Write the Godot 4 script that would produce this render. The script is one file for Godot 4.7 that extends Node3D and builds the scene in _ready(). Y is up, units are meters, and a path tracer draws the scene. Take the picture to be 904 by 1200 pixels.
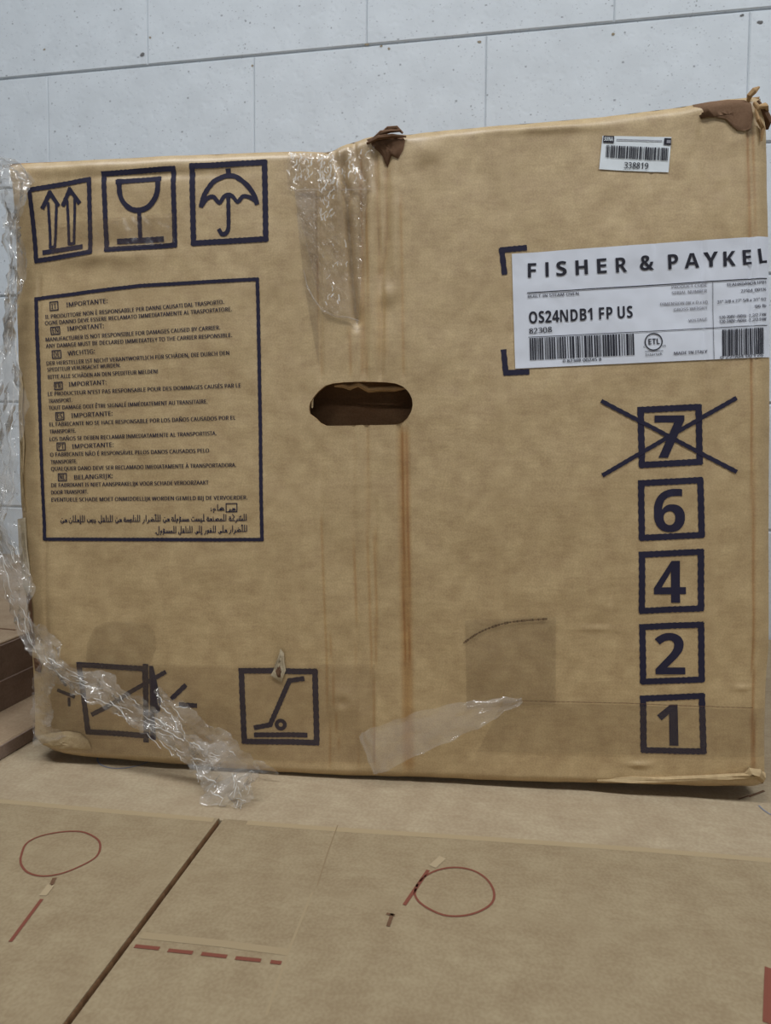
extends Node3D
# A battered printed carton standing on other cartons before a painted block wall.
# Carton frame: x along its front, y up, z out of its front; measures in metres.

const TURN := 5.0          # the carton is turned a little from the wall
const DEEP := 0.42
const STEP := 0.002        # grid of the relief of the front

var left_edge: Array = [Vector2(-0.3716,0.5906), Vector2(-0.3667,0.5718), Vector2(-0.3647,0.5433), Vector2(-0.3638,0.5024), Vector2(-0.3638,0.4198), Vector2(-0.3630,0.3362), Vector2(-0.3621,0.2516), Vector2(-0.3583,0.1746), Vector2(-0.3550,0.1141), Vector2(-0.3533,0.0619), Vector2(-0.3542,0.0197)]
var right_edge: Array = [Vector2(0.3270,0.6291), Vector2(0.3308,0.6020), Vector2(0.3334,0.5654), Vector2(0.3365,0.5064), Vector2(0.3407,0.4019), Vector2(0.3450,0.2650), Vector2(0.3491,0.1408), Vector2(0.3480,0.1092), Vector2(0.3481,0.0617), Vector2(0.3497,0.0131)]
var top_edge: Array = [Vector2(-0.3716,0.5906), Vector2(-0.3263,0.5910), Vector2(-0.2747,0.5920), Vector2(-0.2072,0.5932), Vector2(-0.1245,0.5940), Vector2(-0.0839,0.5940), Vector2(-0.0558,0.5920), Vector2(-0.0399,0.5985), Vector2(-0.0200,0.6041), Vector2(-0.0003,0.6065), Vector2(0.0193,0.6059), Vector2(0.0504,0.6087), Vector2(0.1118,0.6113), Vector2(0.1870,0.6156), Vector2(0.2603,0.6219), Vector2(0.2963,0.6272), Vector2(0.3270,0.6291)]
var low_edge: Array = [Vector2(-0.3542,0.0197), Vector2(-0.3371,0.0118), Vector2(-0.3146,0.0077), Vector2(-0.2655,0.0059), Vector2(-0.1778,0.0037), Vector2(-0.1040,0.0017), Vector2(-0.0084,0.0032), Vector2(0.0895,0.0049), Vector2(0.1691,0.0073), Vector2(0.2774,0.0102), Vector2(0.3497,0.0131)]
var slot: Array = [Vector2(-0.0723,0.3575), Vector2(-0.0710,0.3615), Vector2(-0.0677,0.3665), Vector2(-0.0631,0.3718), Vector2(-0.0571,0.3766), Vector2(-0.0502,0.3788), Vector2(-0.0389,0.3800), Vector2(-0.0253,0.3805), Vector2(-0.0118,0.3803), Vector2(0.0001,0.3799), Vector2(0.0091,0.3789), Vector2(0.0158,0.3761), Vector2(0.0211,0.3712), Vector2(0.0241,0.3653), Vector2(0.0250,0.3594), Vector2(0.0239,0.3535), Vector2(0.0210,0.3480), Vector2(0.0161,0.3431), Vector2(0.0094,0.3408), Vector2(-0.0056,0.3404), Vector2(-0.0236,0.3403), Vector2(-0.0418,0.3395), Vector2(-0.0562,0.3394), Vector2(-0.0616,0.3418), Vector2(-0.0661,0.3463), Vector2(-0.0700,0.3492), Vector2(-0.0719,0.3507)]

var flap_edge: Array = [Vector2(-0.6778,0.1274), Vector2(-0.3319,0.1011), Vector2(-0.2331,0.0974), Vector2(-0.1314,0.0925), Vector2(-0.0345,0.0866), Vector2(0.1213,0.0734), Vector2(0.2294,0.0653), Vector2(0.3223,0.0608), Vector2(0.5579,0.0494)]

var relief := PackedFloat32Array()
var relief_wide := 0
var relief_high := 0
var relief_at := Vector2(-0.40, -0.02)
var grooves: Array = []
var dents: Array = []
var bands: Array = []
var rough := FastNoiseLite.new()
var used := {}
var dice := RandomNumberGenerator.new()
var M := {}
var bold: SystemFont
var plain: SystemFont


# ---------------------------------------------------------------- helpers
func numbered(called: String, parent: Node) -> String:
	if not parent.has_node(NodePath(called)):
		return called
	var k := 1
	while parent.has_node(NodePath("%s_%03d" % [called, k])):
		k += 1
	return "%s_%03d" % [called, k]


func part(called: String, mesh: Mesh, material: Material, parent: Node = self) -> MeshInstance3D:
	var o := MeshInstance3D.new()
	o.name = numbered(called, parent)
	o.mesh = mesh
	o.material_override = material
	parent.add_child(o, true)
	return o


func thing(called: String, label: String, category: String, at := Vector3.ZERO, turn := 0.0, group := "") -> Node3D:
	var o := Node3D.new()
	o.name = numbered(called, self)
	add_child(o, true)
	o.position = at
	o.rotation_degrees.y = turn
	tag(o, label, category, group)
	return o


func tag(o: Node, label: String, category := "", group := "") -> Node:
	o.set_meta("label", label)
	if category:
		o.set_meta("category", category)
	if group:
		o.set_meta("group", group)
	return o


func structure(called: String, mesh: Mesh, material: Material, at: Vector3, label: String) -> MeshInstance3D:
	var o := part(called, mesh, material)
	o.position = at
	o.set_meta("kind", "structure")
	o.set_meta("label", label)
	return o


func box(size: Vector3) -> BoxMesh:
	var b := BoxMesh.new()
	b.size = size
	return b


func across(line: Array, at: float, by_y := false) -> float:
	# the other coordinate of a polyline at a coordinate
	var n := line.size()
	for i in n - 1:
		var a: Vector2 = line[i]
		var b: Vector2 = line[i + 1]
		var p := a.y if by_y else a.x
		var q := b.y if by_y else b.x
		if (at >= p and at <= q) or (at <= p and at >= q) or i == n - 2 or (i == 0 and ((q > p and at < p) or (q < p and at > p))):
			var k := clampf((at - p) / (q - p), 0.0, 1.0) if absf(q - p) > 1e-7 else 0.0
			return lerpf(a.x, b.x, k) if by_y else lerpf(a.y, b.y, k)
	return 0.0


func shape_at(u: float, v: float) -> float:
	var w := 0.0
	var a := clampf(1.0 - (u - across(left_edge, v, true)) / 0.03, 0.0, 1.0)
	w -= 0.006 * a * a
	a = clampf(1.0 - (across(right_edge, v, true) - u) / 0.014, 0.0, 1.0)
	w -= 0.006 * a * a
	a = clampf(1.0 - (across(top_edge, u) - v) / 0.009, 0.0, 1.0)
	w -= 0.006 * a * a
	a = clampf(1.0 - (v - across(low_edge, u)) / 0.008, 0.0, 1.0)
	w -= 0.006 * a * a
	for g in grooves:
		var line: Array = g[0]
		var hi: float = (line[0] as Vector2).y
		var lo: float = (line[line.size() - 1] as Vector2).y
		if v > hi + 0.01 or v < lo - 0.01:
			continue
		var d: float = (u - across(line, v, true)) / float(g[1])
		if absf(d) < 3.0:
			var fade := clampf((hi + 0.01 - v) / 0.012, 0.0, 1.0) * clampf((v - lo + 0.01) / 0.012, 0.0, 1.0)
			w -= 1.6 * float(g[2]) * exp(-d * d) * fade
	for g in dents:
		var c: Vector2 = g[0]
		var r: Vector2 = g[1]
		var q := Vector2((u - c.x) / r.x, (v - c.y) / r.y).length_squared()
		if q < 6.0:
			w += 1.4 * float(g[2]) * exp(-q)
	w += 0.0018 * rough.get_noise_2d(u * 900.0, v * 700.0)
	return w


func surf(u: float, v: float) -> float:
	var x := clampf((u - relief_at.x) / STEP, 0.0, relief_wide - 1.001)
	var y := clampf((v - relief_at.y) / STEP, 0.0, relief_high - 1.001)
	var i := int(x)
	var j := int(y)
	var k := j * relief_wide + i
	return lerpf(lerpf(relief[k], relief[k + 1], x - i), lerpf(relief[k + relief_wide], relief[k + relief_wide + 1], x - i), y - j)


func on(p: Vector2, up: float) -> Vector3:
	return Vector3(p.x, p.y, surf(p.x, p.y) + up)


func start() -> SurfaceTool:
	var st := SurfaceTool.new()
	st.begin(Mesh.PRIMITIVE_TRIANGLES)
	return st


func quad(st: SurfaceTool, a: Vector3, b: Vector3, c: Vector3, d: Vector3) -> void:
	for p in [a, b, c, a, c, d]:
		st.add_vertex(p)


func finish(st: SurfaceTool, smooth := false) -> ArrayMesh:
	if smooth:
		st.index()
	st.generate_normals()
	return st.commit()


# ink strip along a polyline on the carton front
func stroke(st: SurfaceTool, line: Array, wide: float, up := 0.0004, ripple := 0.10) -> void:
	for i in line.size() - 1:
		var a: Vector2 = line[i]
		var b: Vector2 = line[i + 1]
		var long := a.distance_to(b)
		if long < 1e-6:
			continue
		var dir := (b - a) / long
		var side := Vector2(-dir.y, dir.x) * wide * 0.5
		a -= dir * wide * (0.5 if i == 0 else 0.35)
		b += dir * wide * (0.5 if i == line.size() - 2 else 0.35)
		var n := maxi(1, int(a.distance_to(b) / 0.0022))
		for k in n:
			var p := a.lerp(b, float(k) / n)
			var q := a.lerp(b, float(k + 1) / n)
			var r0 := 1.0 + ripple * sin((p.x + p.y * 0.6) * 1500.0)
			var r1 := 1.0 + ripple * sin((q.x + q.y * 0.6) * 1500.0)
			quad(st, on(p + side * r0, up), on(q + side * r1, up), on(q - side * r1, up), on(p - side * r0, up))


func closed(line: Array) -> Array:
	return line + [line[0]]


# outline given by its outer corners; the stroke lies inside
func frame_inside(corners: Array, wide: float) -> Array:
	var out := []
	var n := corners.size()
	for i in n:
		var p: Vector2 = corners[i]
		var a: Vector2 = ((corners[(i + n - 1) % n] as Vector2) - p).normalized()
		var b: Vector2 = ((corners[(i + 1) % n] as Vector2) - p).normalized()
		out.append(p + (a + b) * wide * 0.5)
	return closed(out)


func smooth_line(line: Array, steps := 6) -> Array:
	var out := []
	var n := line.size()
	for i in n - 1:
		var a: Vector2 = line[maxi(i - 1, 0)]
		var b: Vector2 = line[i]
		var c: Vector2 = line[i + 1]
		var d: Vector2 = line[mini(i + 2, n - 1)]
		for k in steps:
			out.append(b.cubic_interpolate(c, a, d, float(k) / steps))
	out.append(line[n - 1])
	return out


func fill(st: SurfaceTool, outline: Array, up := 0.0004) -> void:
	var poly := PackedVector2Array(outline)
	var tri := Geometry2D.triangulate_polygon(poly)
	for i in range(0, tri.size(), 3):
		var a := poly[tri[i]]
		var b := poly[tri[i + 1]]
		var c := poly[tri[i + 2]]
		if (b - a).cross(c - a) > 0.0:
			var t := b
			b = c
			c = t
		split(st, a, b, c, up, 0)


func split(st: SurfaceTool, a: Vector2, b: Vector2, c: Vector2, up: float, depth: int) -> void:
	var ab := a.distance_to(b)
	var bc := b.distance_to(c)
	var ca := c.distance_to(a)
	var most := maxf(ab, maxf(bc, ca))
	if most < 0.004 or depth > 9:
		for p in [a, b, c]:
			st.add_vertex(on(p, up))
	elif most == ab:
		split(st, a, (a + b) / 2, c, up, depth + 1)
		split(st, (a + b) / 2, b, c, up, depth + 1)
	elif most == bc:
		split(st, a, b, (b + c) / 2, up, depth + 1)
		split(st, a, (b + c) / 2, c, up, depth + 1)
	else:
		split(st, a, b, (c + a) / 2, up, depth + 1)
		split(st, (c + a) / 2, b, c, up, depth + 1)


# a sheet over four corners (top left, top right, low right, low left) that follows the front
func sheet(corners: Array, up: float, waves := 0.0, cell := 0.003, seedling := 3) -> ArrayMesh:
	var a: Vector2 = corners[0]
	var b: Vector2 = corners[1]
	var c: Vector2 = corners[2]
	var d: Vector2 = corners[3]
	var nx := maxi(2, int(a.distance_to(b) / cell))
	var ny := maxi(2, int(a.distance_to(d) / cell))
	var st := start()
	var noise := FastNoiseLite.new()
	noise.seed = seedling
	noise.frequency = 1.0
	var grid := []
	for j in ny + 1:
		for i in nx + 1:
			var p := a.lerp(b, float(i) / nx).lerp(d.lerp(c, float(i) / nx), float(j) / ny)
			var q := on(p, up)
			if waves > 0.0:
				q.z += waves * (0.6 + noise.get_noise_2d(p.x * 160.0, p.y * 90.0) + 0.5 * noise.get_noise_2d(p.x * 420.0, p.y * 330.0))
			st.add_vertex(q)
	for j in ny:
		for i in nx:
			var k := j * (nx + 1) + i
			for m in [k, k + 1, k + nx + 2, k, k + nx + 2, k + nx + 1]:
				st.add_index(m)
	st.generate_normals()
	return st.commit()


# lettering whose baseline runs from a to b; tall = height of a capital
func letters(st: SurfaceTool, what: String, a: Vector2, b: Vector2, tall: float, font: Font, up := 0.0004) -> void:
	var t := TextMesh.new()
	t.font = font
	t.font_size = 48
	t.pixel_size = 1.0
	t.depth = 0.0
	t.curve_step = 1.5
	t.text = what
	var verts: PackedVector3Array = t.surface_get_arrays(0)[Mesh.ARRAY_VERTEX]
	var index: PackedInt32Array = t.surface_get_arrays(0)[Mesh.ARRAY_INDEX]
	var lo := INF
	var hi := -INF
	for p in verts:
		lo = minf(lo, p.x)
		hi = maxf(hi, p.x)
	var ref := TextMesh.new()
	ref.font = font
	ref.font_size = 48
	ref.pixel_size = 1.0
	ref.depth = 0.0
	ref.text = "H"
	var box_h := ref.get_aabb()
	var base := box_h.position.y
	var cap := box_h.size.y
	var dir := (b - a).normalized()
	var rise := Vector2(-dir.y, dir.x)
	for k in range(0, index.size(), 3):
		for m in [0, 1, 2]:
			var p := verts[index[k + m]]
			var q := a.lerp(b, (p.x - lo) / maxf(hi - lo, 1e-5)) + rise * ((p.y - base) / cap * tall)
			st.add_vertex(on(q, up))


func words(called: String, what: String, a: Vector2, b: Vector2, tall: float, material: Material, parent: Node, font: Font = plain, up := 0.0004) -> MeshInstance3D:
	var st := start()
	letters(st, what, a, b, tall, font, up)
	if font == plain:
		# a second pass beside the first: medium weight
		letters(st, what, a + Vector2(0.00022, 0.00004), b + Vector2(0.00022, 0.00004), tall, font, up + 0.00002)
	return part(called, finish(st), material, parent)


func barcode(called: String, corners: Array, count: int, material: Material, parent: Node, up := 0.0012, sown := 5) -> void:
	var rng := RandomNumberGenerator.new()
	rng.seed = sown
	var st := start()
	var x := 0.0
	var bars := []
	for i in count:
		var w := float([1, 1, 2, 2, 3][rng.randi() % 5])
		var g := float([1, 1, 1, 2, 2][rng.randi() % 5])
		bars.append([x, x + w])
		x += w + g
	x -= 1.0
	for s in bars:
		var f0: float = s[0] / x
		var f1: float = minf(s[1] / x, 1.0)
		var n := 6
		for k in n:
			var p := []
			for c in [[f0, k], [f1, k], [f1, k + 1], [f0, k + 1]]:
				var top: Vector2 = (corners[0] as Vector2).lerp(corners[1], c[0])
				var low: Vector2 = (corners[3] as Vector2).lerp(corners[2], c[0])
				p.append(on(top.lerp(low, float(c[1]) / n), up))
			quad(st, p[0], p[1], p[2], p[3])
	part(called, finish(st), material, parent)


# ---------------------------------------------------------------- materials
func noise_bytes(wide: int, high: int, frequency: float, sown: int, octaves := 3) -> Image:
	var n := FastNoiseLite.new()
	n.seed = sown
	n.frequency = frequency
	n.fractal_octaves = octaves
	n.noise_type = FastNoiseLite.TYPE_SIMPLEX
	return n.get_seamless_image(wide, high)


func grain_image(size: int, strength: float, warm: float, sown: int) -> Image:
	var fine := noise_bytes(size, size, 0.16, sown, 2)
	var wide := noise_bytes(size / 4, size, 0.06, sown + 1, 3)
	wide.resize(size, size, Image.INTERPOLATE_CUBIC)
	var upright := noise_bytes(size, size / 4, 0.05, sown + 2, 3)
	upright.resize(size, size, Image.INTERPOLATE_CUBIC)
	var big := noise_bytes(size, size, 0.012, sown + 3, 3)
	var a := fine.get_data()
	var b := wide.get_data()
	var c := upright.get_data()
	var d := big.get_data()
	var out := PackedByteArray()
	out.resize(size * size * 3)
	for i in size * size:
		var v := 0.80 * (a[i] - 128) + 0.45 * (b[i] - 128) + 0.22 * (c[i] - 128) + 0.75 * (d[i] - 128)
		v = v / 128.0 * strength
		var base := 0.90 + v
		out[i * 3] = int(clampf(base * 255.0, 0.0, 255.0))
		out[i * 3 + 1] = int(clampf((base + v * warm) * 255.0, 0.0, 255.0))
		out[i * 3 + 2] = int(clampf((base + v * warm * 1.6) * 255.0, 0.0, 255.0))
	return Image.create_from_data(size, size, false, Image.FORMAT_RGB8, out)


func textured(color: Color, tex: Texture2D, scale: float, roughness: float, world := true, bump: Texture2D = null, height := 0.03) -> StandardMaterial3D:
	var m := StandardMaterial3D.new()
	m.albedo_color = color
	m.albedo_texture = tex
	m.roughness = roughness
	m.metallic_specular = 0.35
	if world:
		m.uv1_triplanar = true
		m.uv1_world_triplanar = true
		m.uv1_scale = Vector3.ONE / scale
	if bump:
		m.heightmap_enabled = true
		m.heightmap_texture = bump
		m.heightmap_scale = height
	return m


func flat(color: Color, roughness := 0.7) -> StandardMaterial3D:
	var m := StandardMaterial3D.new()
	m.albedo_color = color
	m.roughness = roughness
	m.metallic_specular = 0.35
	return m


func clear(color: Color, share: float, roughness: float) -> StandardMaterial3D:
	var m := StandardMaterial3D.new()
	m.albedo_color = Color(color, share)
	m.transparency = BaseMaterial3D.TRANSPARENCY_ALPHA
	m.roughness = roughness
	m.cull_mode = BaseMaterial3D.CULL_DISABLED
	return m


func make_materials() -> void:
	var grain := ImageTexture.create_from_image(grain_image(512, 0.062, 0.25, 11))
	var grain_soft := ImageTexture.create_from_image(grain_image(512, 0.045, 0.25, 29))
	M.kraft = textured(Color8(208, 179, 132), grain, 0.19, 0.48, true, grain, 0.03)
	M.kraft.metallic_specular = 0.9
	M.kraft.vertex_color_use_as_albedo = true
	M.kraft_side = textured(Color8(190, 154, 110), grain, 0.26, 0.8)
	M.kraft_pale = textured(Color8(204, 180, 140), grain, 0.2, 0.85)
	M.kraft_torn = textured(Color8(122, 92, 70), grain, 0.08, 0.95)
	M.torn_white = textured(Color8(206, 190, 160), grain, 0.08, 0.95)
	M.inside = textured(Color8(182, 138, 100), grain, 0.26, 0.9)
	M.flap = textured(Color8(168, 149, 118), grain_soft, 0.31, 0.85, true, grain_soft, 0.01)
	M.lower = textured(Color8(186, 167, 138), grain_soft, 0.37, 0.85, true, grain_soft, 0.01)
	M.stack = textured(Color8(176, 152, 124), grain_soft, 0.37, 0.85)
	M.stack_shaded = textured(Color8(152, 132, 118), grain_soft, 0.37, 0.85)  # stack board with the shade beside the big carton put into its tone
	M.fluting = textured(Color8(120, 88, 60), grain, 0.1, 0.95)
	M.ink = flat(Color8(42, 40, 60), 0.75)
	M.red_ink = flat(Color8(124, 72, 58), 0.85)
	M.blue_ink = flat(Color8(128, 130, 140), 0.8)
	M.black_ink = flat(Color8(44, 44, 54), 0.6)
	M.grey_ink = flat(Color8(150, 150, 158), 0.6)
	M.paper = flat(Color8(222, 226, 236), 0.5)
	M.sticker = flat(Color8(228, 234, 238), 0.35)
	M.tape = clear(Color8(118, 90, 58), 0.055, 0.2)
	M.tape_brown = clear(Color8(120, 92, 66), 0.07, 0.24)
	M.film = clear(Color8(214, 208, 200), 0.17, 0.09)
	M.tape_shiny = clear(Color8(190, 170, 150), 0.16, 0.12)
	var speck := speck_image()
	var pitted := ImageTexture.create_from_image(pit_image())
	M.paint = textured(Color8(222, 229, 235), ImageTexture.create_from_image(speck), 0.75, 0.55, true, pitted, 0.05)
	M.mortar = textured(Color8(205, 211, 216), ImageTexture.create_from_image(speck), 0.75, 0.6)
	M.chip = flat(Color8(112, 112, 112), 0.9)
	M.chip_tan = flat(Color8(150, 138, 118), 0.9)
	M.concrete = textured(Color8(150, 146, 140), grain_soft, 0.9, 0.8)
	M.plaster = flat(Color8(168, 170, 170), 0.8)
	M.steel = flat(Color8(225, 226, 226), 0.5)
	M.glow = flat(Color8(250, 250, 250), 0.6)
	M.glow.emission_enabled = true
	M.glow.emission = Color8(246, 250, 255)
	M.glow.emission_energy_multiplier = 1.6


func pit_image() -> Image:
	# fine roughness of a rolled coat of paint over open block
	var fine := noise_bytes(512, 512, 0.075, 90, 3).get_data()
	var open := noise_bytes(512, 512, 0.05, 91, 2).get_data()
	var out := PackedByteArray()
	out.resize(512 * 512)
	for i in 512 * 512:
		var v := 150.0 + 0.35 * (fine[i] - 128)
		if open[i] > 176:
			v -= (open[i] - 176) * 2.2
		out[i] = int(clampf(v, 0.0, 255.0))
	return Image.create_from_data(512, 512, false, Image.FORMAT_L8, out)


func speck_image() -> Image:
	var size := 1024
	var im := Image.create(size, size, false, Image.FORMAT_RGB8)
	im.fill(Color(0.97, 0.97, 0.97))
	var soft := noise_bytes(256, 256, 0.03, 71, 3)
	soft.resize(size, size, Image.INTERPOLATE_CUBIC)
	var d := soft.get_data()
	var out := im.get_data()
	for i in size * size:
		var v := 243 + int((d[i] - 128) * 0.05)
		out[i * 3] = v
		out[i * 3 + 1] = v
		out[i * 3 + 2] = v
	im = Image.create_from_data(size, size, false, Image.FORMAT_RGB8, out)
	var rng := RandomNumberGenerator.new()
	rng.seed = 404
	for k in 9000:
		var x := rng.randi() % size
		var y := rng.randi() % size
		var dark := rng.randf()
		var w := 1 + rng.randi() % 3
		var h := 1 + rng.randi() % 2
		if dark > 0.985:
			w += 2
			h += 2
		var tone := lerpf(0.93, 0.70, dark * dark * dark)
		im.fill_rect(Rect2i(x, y, w, h), Color(tone, tone, tone * 1.01))
	return im


# ---------------------------------------------------------------- the room
func block_mesh(size: Vector3) -> ArrayMesh:
	# a painted block: front face with chamfered rim
	var st := start()
	st.set_smooth_group(-1)
	var c := 0.0018
	var x := size.x / 2
	var y := size.y / 2
	var z := size.z
	var rim := [Vector3(-x, y, z - c), Vector3(x, y, z - c), Vector3(x, -y, z - c), Vector3(-x, -y, z - c)]
	var face := [Vector3(-x + c, y - c, z), Vector3(x - c, y - c, z), Vector3(x - c, -y + c, z), Vector3(-x + c, -y + c, z)]
	var back := [Vector3(-x, y, 0), Vector3(x, y, 0), Vector3(x, -y, 0), Vector3(-x, -y, 0)]
	quad(st, face[0], face[1], face[2], face[3])
	for i in 4:
		var j := (i + 1) % 4
		quad(st, rim[i], rim[j], face[j], face[i])
		quad(st, back[i], back[j], rim[j], rim[i])
	return finish(st)


func build_room() -> void:
	var wz := -0.5706
	var floor_y := -0.62
	var top := 2.15
	var half := 3.0
	var front := 6.5
	var tall := top - floor_y
	var wall := structure("wall_back", box(Vector3(half * 2, tall, 0.2)), M.mortar, Vector3(0, floor_y + tall / 2, wz - 0.1 - 0.0045), "white painted block wall behind the carton")
	var course := 0.2032
	var long := 0.4064
	var mesh := block_mesh(Vector3(long - 0.0004, course - 0.0036, 0.0040))
	var line := 0.9876
	var k0 := int(floor((floor_y - line) / course))
	for row in range(k0, k0 + int(tall / course) + 2):
		var y := line + (row + 0.5) * course
		if y - course / 2 < floor_y - 0.02 or y + course / 2 > top + 0.02:
			continue
		for col in range(-7, 8):
			var x := -0.7533 + (col + (0.5 if posmod(row, 2) == 1 else 0.0)) * long
			if absf(x) > half - long / 2:
				continue
			var b := part("block", mesh, M.paint, wall)
			b.position = Vector3(x, y - wall.position.y, 0.1)
	for q in [[Vector2(-0.5597,1.0074), 0.010, 0], [Vector2(-0.5442,1.0361), 0.005, 1], [Vector2(-0.1433,0.9889), 0.007, 2], [Vector2(-0.1180,0.9839), 0.005, 3], [Vector2(-0.1047,0.9785), 0.005, 4], [Vector2(0.4804,0.9675), 0.008, 5], [Vector2(-0.7580,1.0336), 0.005, 6], [Vector2(-0.3493,0.9705), 0.005, 7], [Vector2(0.0480,0.9762), 0.006, 8], [Vector2(0.4542,0.9803), 0.006, 9], [Vector2(0.2618,0.9693), 0.006, 10]]:
		var rng := RandomNumberGenerator.new()
		rng.seed = 300 + int(q[2])
		var st := start()
		var n := 9
		for i in n:
			var a0 := TAU * i / n
			var a1 := TAU * (i + 1) / n
			var r0: float = float(q[1]) * 0.5 * (0.6 + 0.4 * absf(sin(i * 2.3 + float(q[2]))))
			var r1: float = float(q[1]) * 0.5 * (0.6 + 0.4 * absf(sin(((i + 1) % n) * 2.3 + float(q[2]))))
			for p in [Vector3.ZERO, Vector3(cos(a1) * r1 * 1.2, sin(a1) * r1 * 0.8, 0), Vector3(cos(a0) * r0 * 1.2, sin(a0) * r0 * 0.8, 0)]:
				st.add_vertex(p)
		var chip := part("chipped_paint", finish(st), M.chip if int(q[2]) in [0, 5, 9] else M.chip_tan, wall)
		chip.position = Vector3((q[0] as Vector2).x, (q[0] as Vector2).y - wall.position.y, 0.1046)
	var f := structure("floor", box(Vector3(half * 2, 0.1, front - wz)), M.concrete, Vector3(0, floor_y - 0.05, (front + wz) / 2), "grey concrete floor under the cartons")
	structure("ceiling", box(Vector3(half * 2, 0.1, front - wz)), M.plaster, Vector3(0, top + 0.05, (front + wz) / 2), "pale ceiling of the store room")
	structure("wall_left", box(Vector3(0.1, tall, front - wz)), M.plaster, Vector3(-half - 0.05, floor_y + tall / 2, (front + wz) / 2), "pale wall on the left of the store room")
	structure("wall_right", box(Vector3(0.1, tall, front - wz)), M.plaster, Vector3(half + 0.05, floor_y + tall / 2, (front + wz) / 2), "pale wall on the right of the store room")
	structure("wall_front", box(Vector3(half * 2, tall, 0.1)), M.plaster, Vector3(0, floor_y + tall / 2, front + 0.05), "pale wall behind the viewer")


func build_lamps() -> void:
	var spots := [Vector3(-0.5, 2.14, 0.72), Vector3(1.3, 2.14, 0.72), Vector3(-0.7, 2.14, 4.3), Vector3(1.3, 2.14, 4.3)]
	var names := ["ceiling strip lamp nearest the block wall, over the left of the carton", "ceiling strip lamp nearest the block wall, over the right of the carton", "ceiling strip lamp far from the block wall, on the left", "ceiling strip lamp far from the block wall, on the right"]
	for i in 4:
		var t := thing("ceiling_lamp", names[i], "lamp", spots[i], 0.0, "ceiling strip lamps")
		part("housing", box(Vector3(1.24, 0.05, 0.24)), M.steel, t).position.y = -0.02
		part("diffuser", box(Vector3(1.2, 0.02, 0.2)), M.glow, t).position.y = -0.055
		var l := AreaLight3D.new()
		l.name = "lamp_light"
		l.area_size = Vector2(1.2, 0.2)
		l.light_color = Color(0.97, 0.985, 1.0)
		l.light_energy = LAMP if i < 2 else LAMP * 0.8
		l.area_range = 12.0
		l.area_attenuation = 2.0
		l.shadow_enabled = true
		l.rotation_degrees.x = -90
		l.position.y = -0.075
		t.add_child(l, true)

const LAMP := 2.6


# ---------------------------------------------------------------- cartons below and beside
func slab(a: Vector2, b: Vector2, low: float, high: float, round := 0.002) -> ArrayMesh:
	# box between two ground corners with chamfered top edges
	var x0 := minf(a.x, b.x)
	var x1 := maxf(a.x, b.x)
	var z0 := minf(a.y, b.y)
	var z1 := maxf(a.y, b.y)
	var st := start()
	st.set_smooth_group(-1)
	var r := round
	var lowring := [Vector3(x0, low, z0), Vector3(x1, low, z0), Vector3(x1, low, z1), Vector3(x0, low, z1)]
	var mid := [Vector3(x0, high - r, z0), Vector3(x1, high - r, z0), Vector3(x1, high - r, z1), Vector3(x0, high - r, z1)]
	var top := [Vector3(x0 + r, high, z0 + r), Vector3(x1 - r, high, z0 + r), Vector3(x1 - r, high, z1 - r), Vector3(x0 + r, high, z1 - r)]
	for i in 4:
		var j := (i + 1) % 4
		quad(st, mid[j], mid[i], lowring[i], lowring[j])
		quad(st, top[j], top[i], mid[i], mid[j])
	quad(st, top[0], top[1], top[2], top[3])
	quad(st, lowring[3], lowring[2], lowring[1], lowring[0])
	return finish(st)


func prism(rear_edge: Array, x0: float, x1: float, far: float, low: float, high: float, shift: float) -> ArrayMesh:
	# body whose one long side follows a slanting edge
	var p := [Vector2(x0, across(rear_edge, x0) + shift), Vector2(x1, across(rear_edge, x1) + shift), Vector2(x1, far), Vector2(x0, far)]
	if far < p[0].y:
		p = [p[3], p[2], p[1], p[0]]
	var st := start()
	st.set_smooth_group(-1)
	for i in 4:
		var a: Vector2 = p[i]
		var b: Vector2 = p[(i + 1) % 4]
		quad(st, Vector3(b.x, high, b.y), Vector3(a.x, high, a.y), Vector3(a.x, low, a.y), Vector3(b.x, low, b.y))
	quad(st, Vector3(p[0].x, high, p[0].y), Vector3(p[1].x, high, p[1].y), Vector3(p[2].x, high, p[2].y), Vector3(p[3].x, high, p[3].y))
	quad(st, Vector3(p[3].x, low, p[3].y), Vector3(p[2].x, low, p[2].y), Vector3(p[1].x, low, p[1].y), Vector3(p[0].x, low, p[0].y))
	return finish(st)


func ground_stroke(st: SurfaceTool, line: Array, wide: float, y: float) -> void:
	var rims := []
	var n := line.size()
	var round := (line[0] as Vector2).distance_to(line[n - 1]) < 1e-6
	for i in n:
		var p: Vector2 = line[i]
		var a: Vector2 = line[i - 1] if i > 0 else (line[n - 2] if round else line[i])
		var b: Vector2 = line[i + 1] if i < n - 1 else (line[1] if round else line[i])
		var dir := (b - a).normalized()
		var side := Vector2(-dir.y, dir.x) * wide * 0.5
		rims.append([Vector3(p.x - side.x, y, p.y - side.y), Vector3(p.x + side.x, y, p.y + side.y)])
	for i in n - 1:
		quad(st, rims[i][0], rims[i + 1][0], rims[i + 1][1], rims[i][1])


func ring(c: Vector2, r: Vector2, from := 0.0, to := TAU) -> Array:
	var out := []
	for k in 49:
		var a := lerpf(from, to, k / 48.0)
		out.append(c + Vector2(cos(a) * r.x, sin(a) * r.y))
	return out


func ink_on_ground(called: String, line: Array, wide: float, y: float, material: Material, parent: Node) -> MeshInstance3D:
	var st := start()
	ground_stroke(st, line, wide, y)
	return part(called, finish(st), material, parent)


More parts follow.
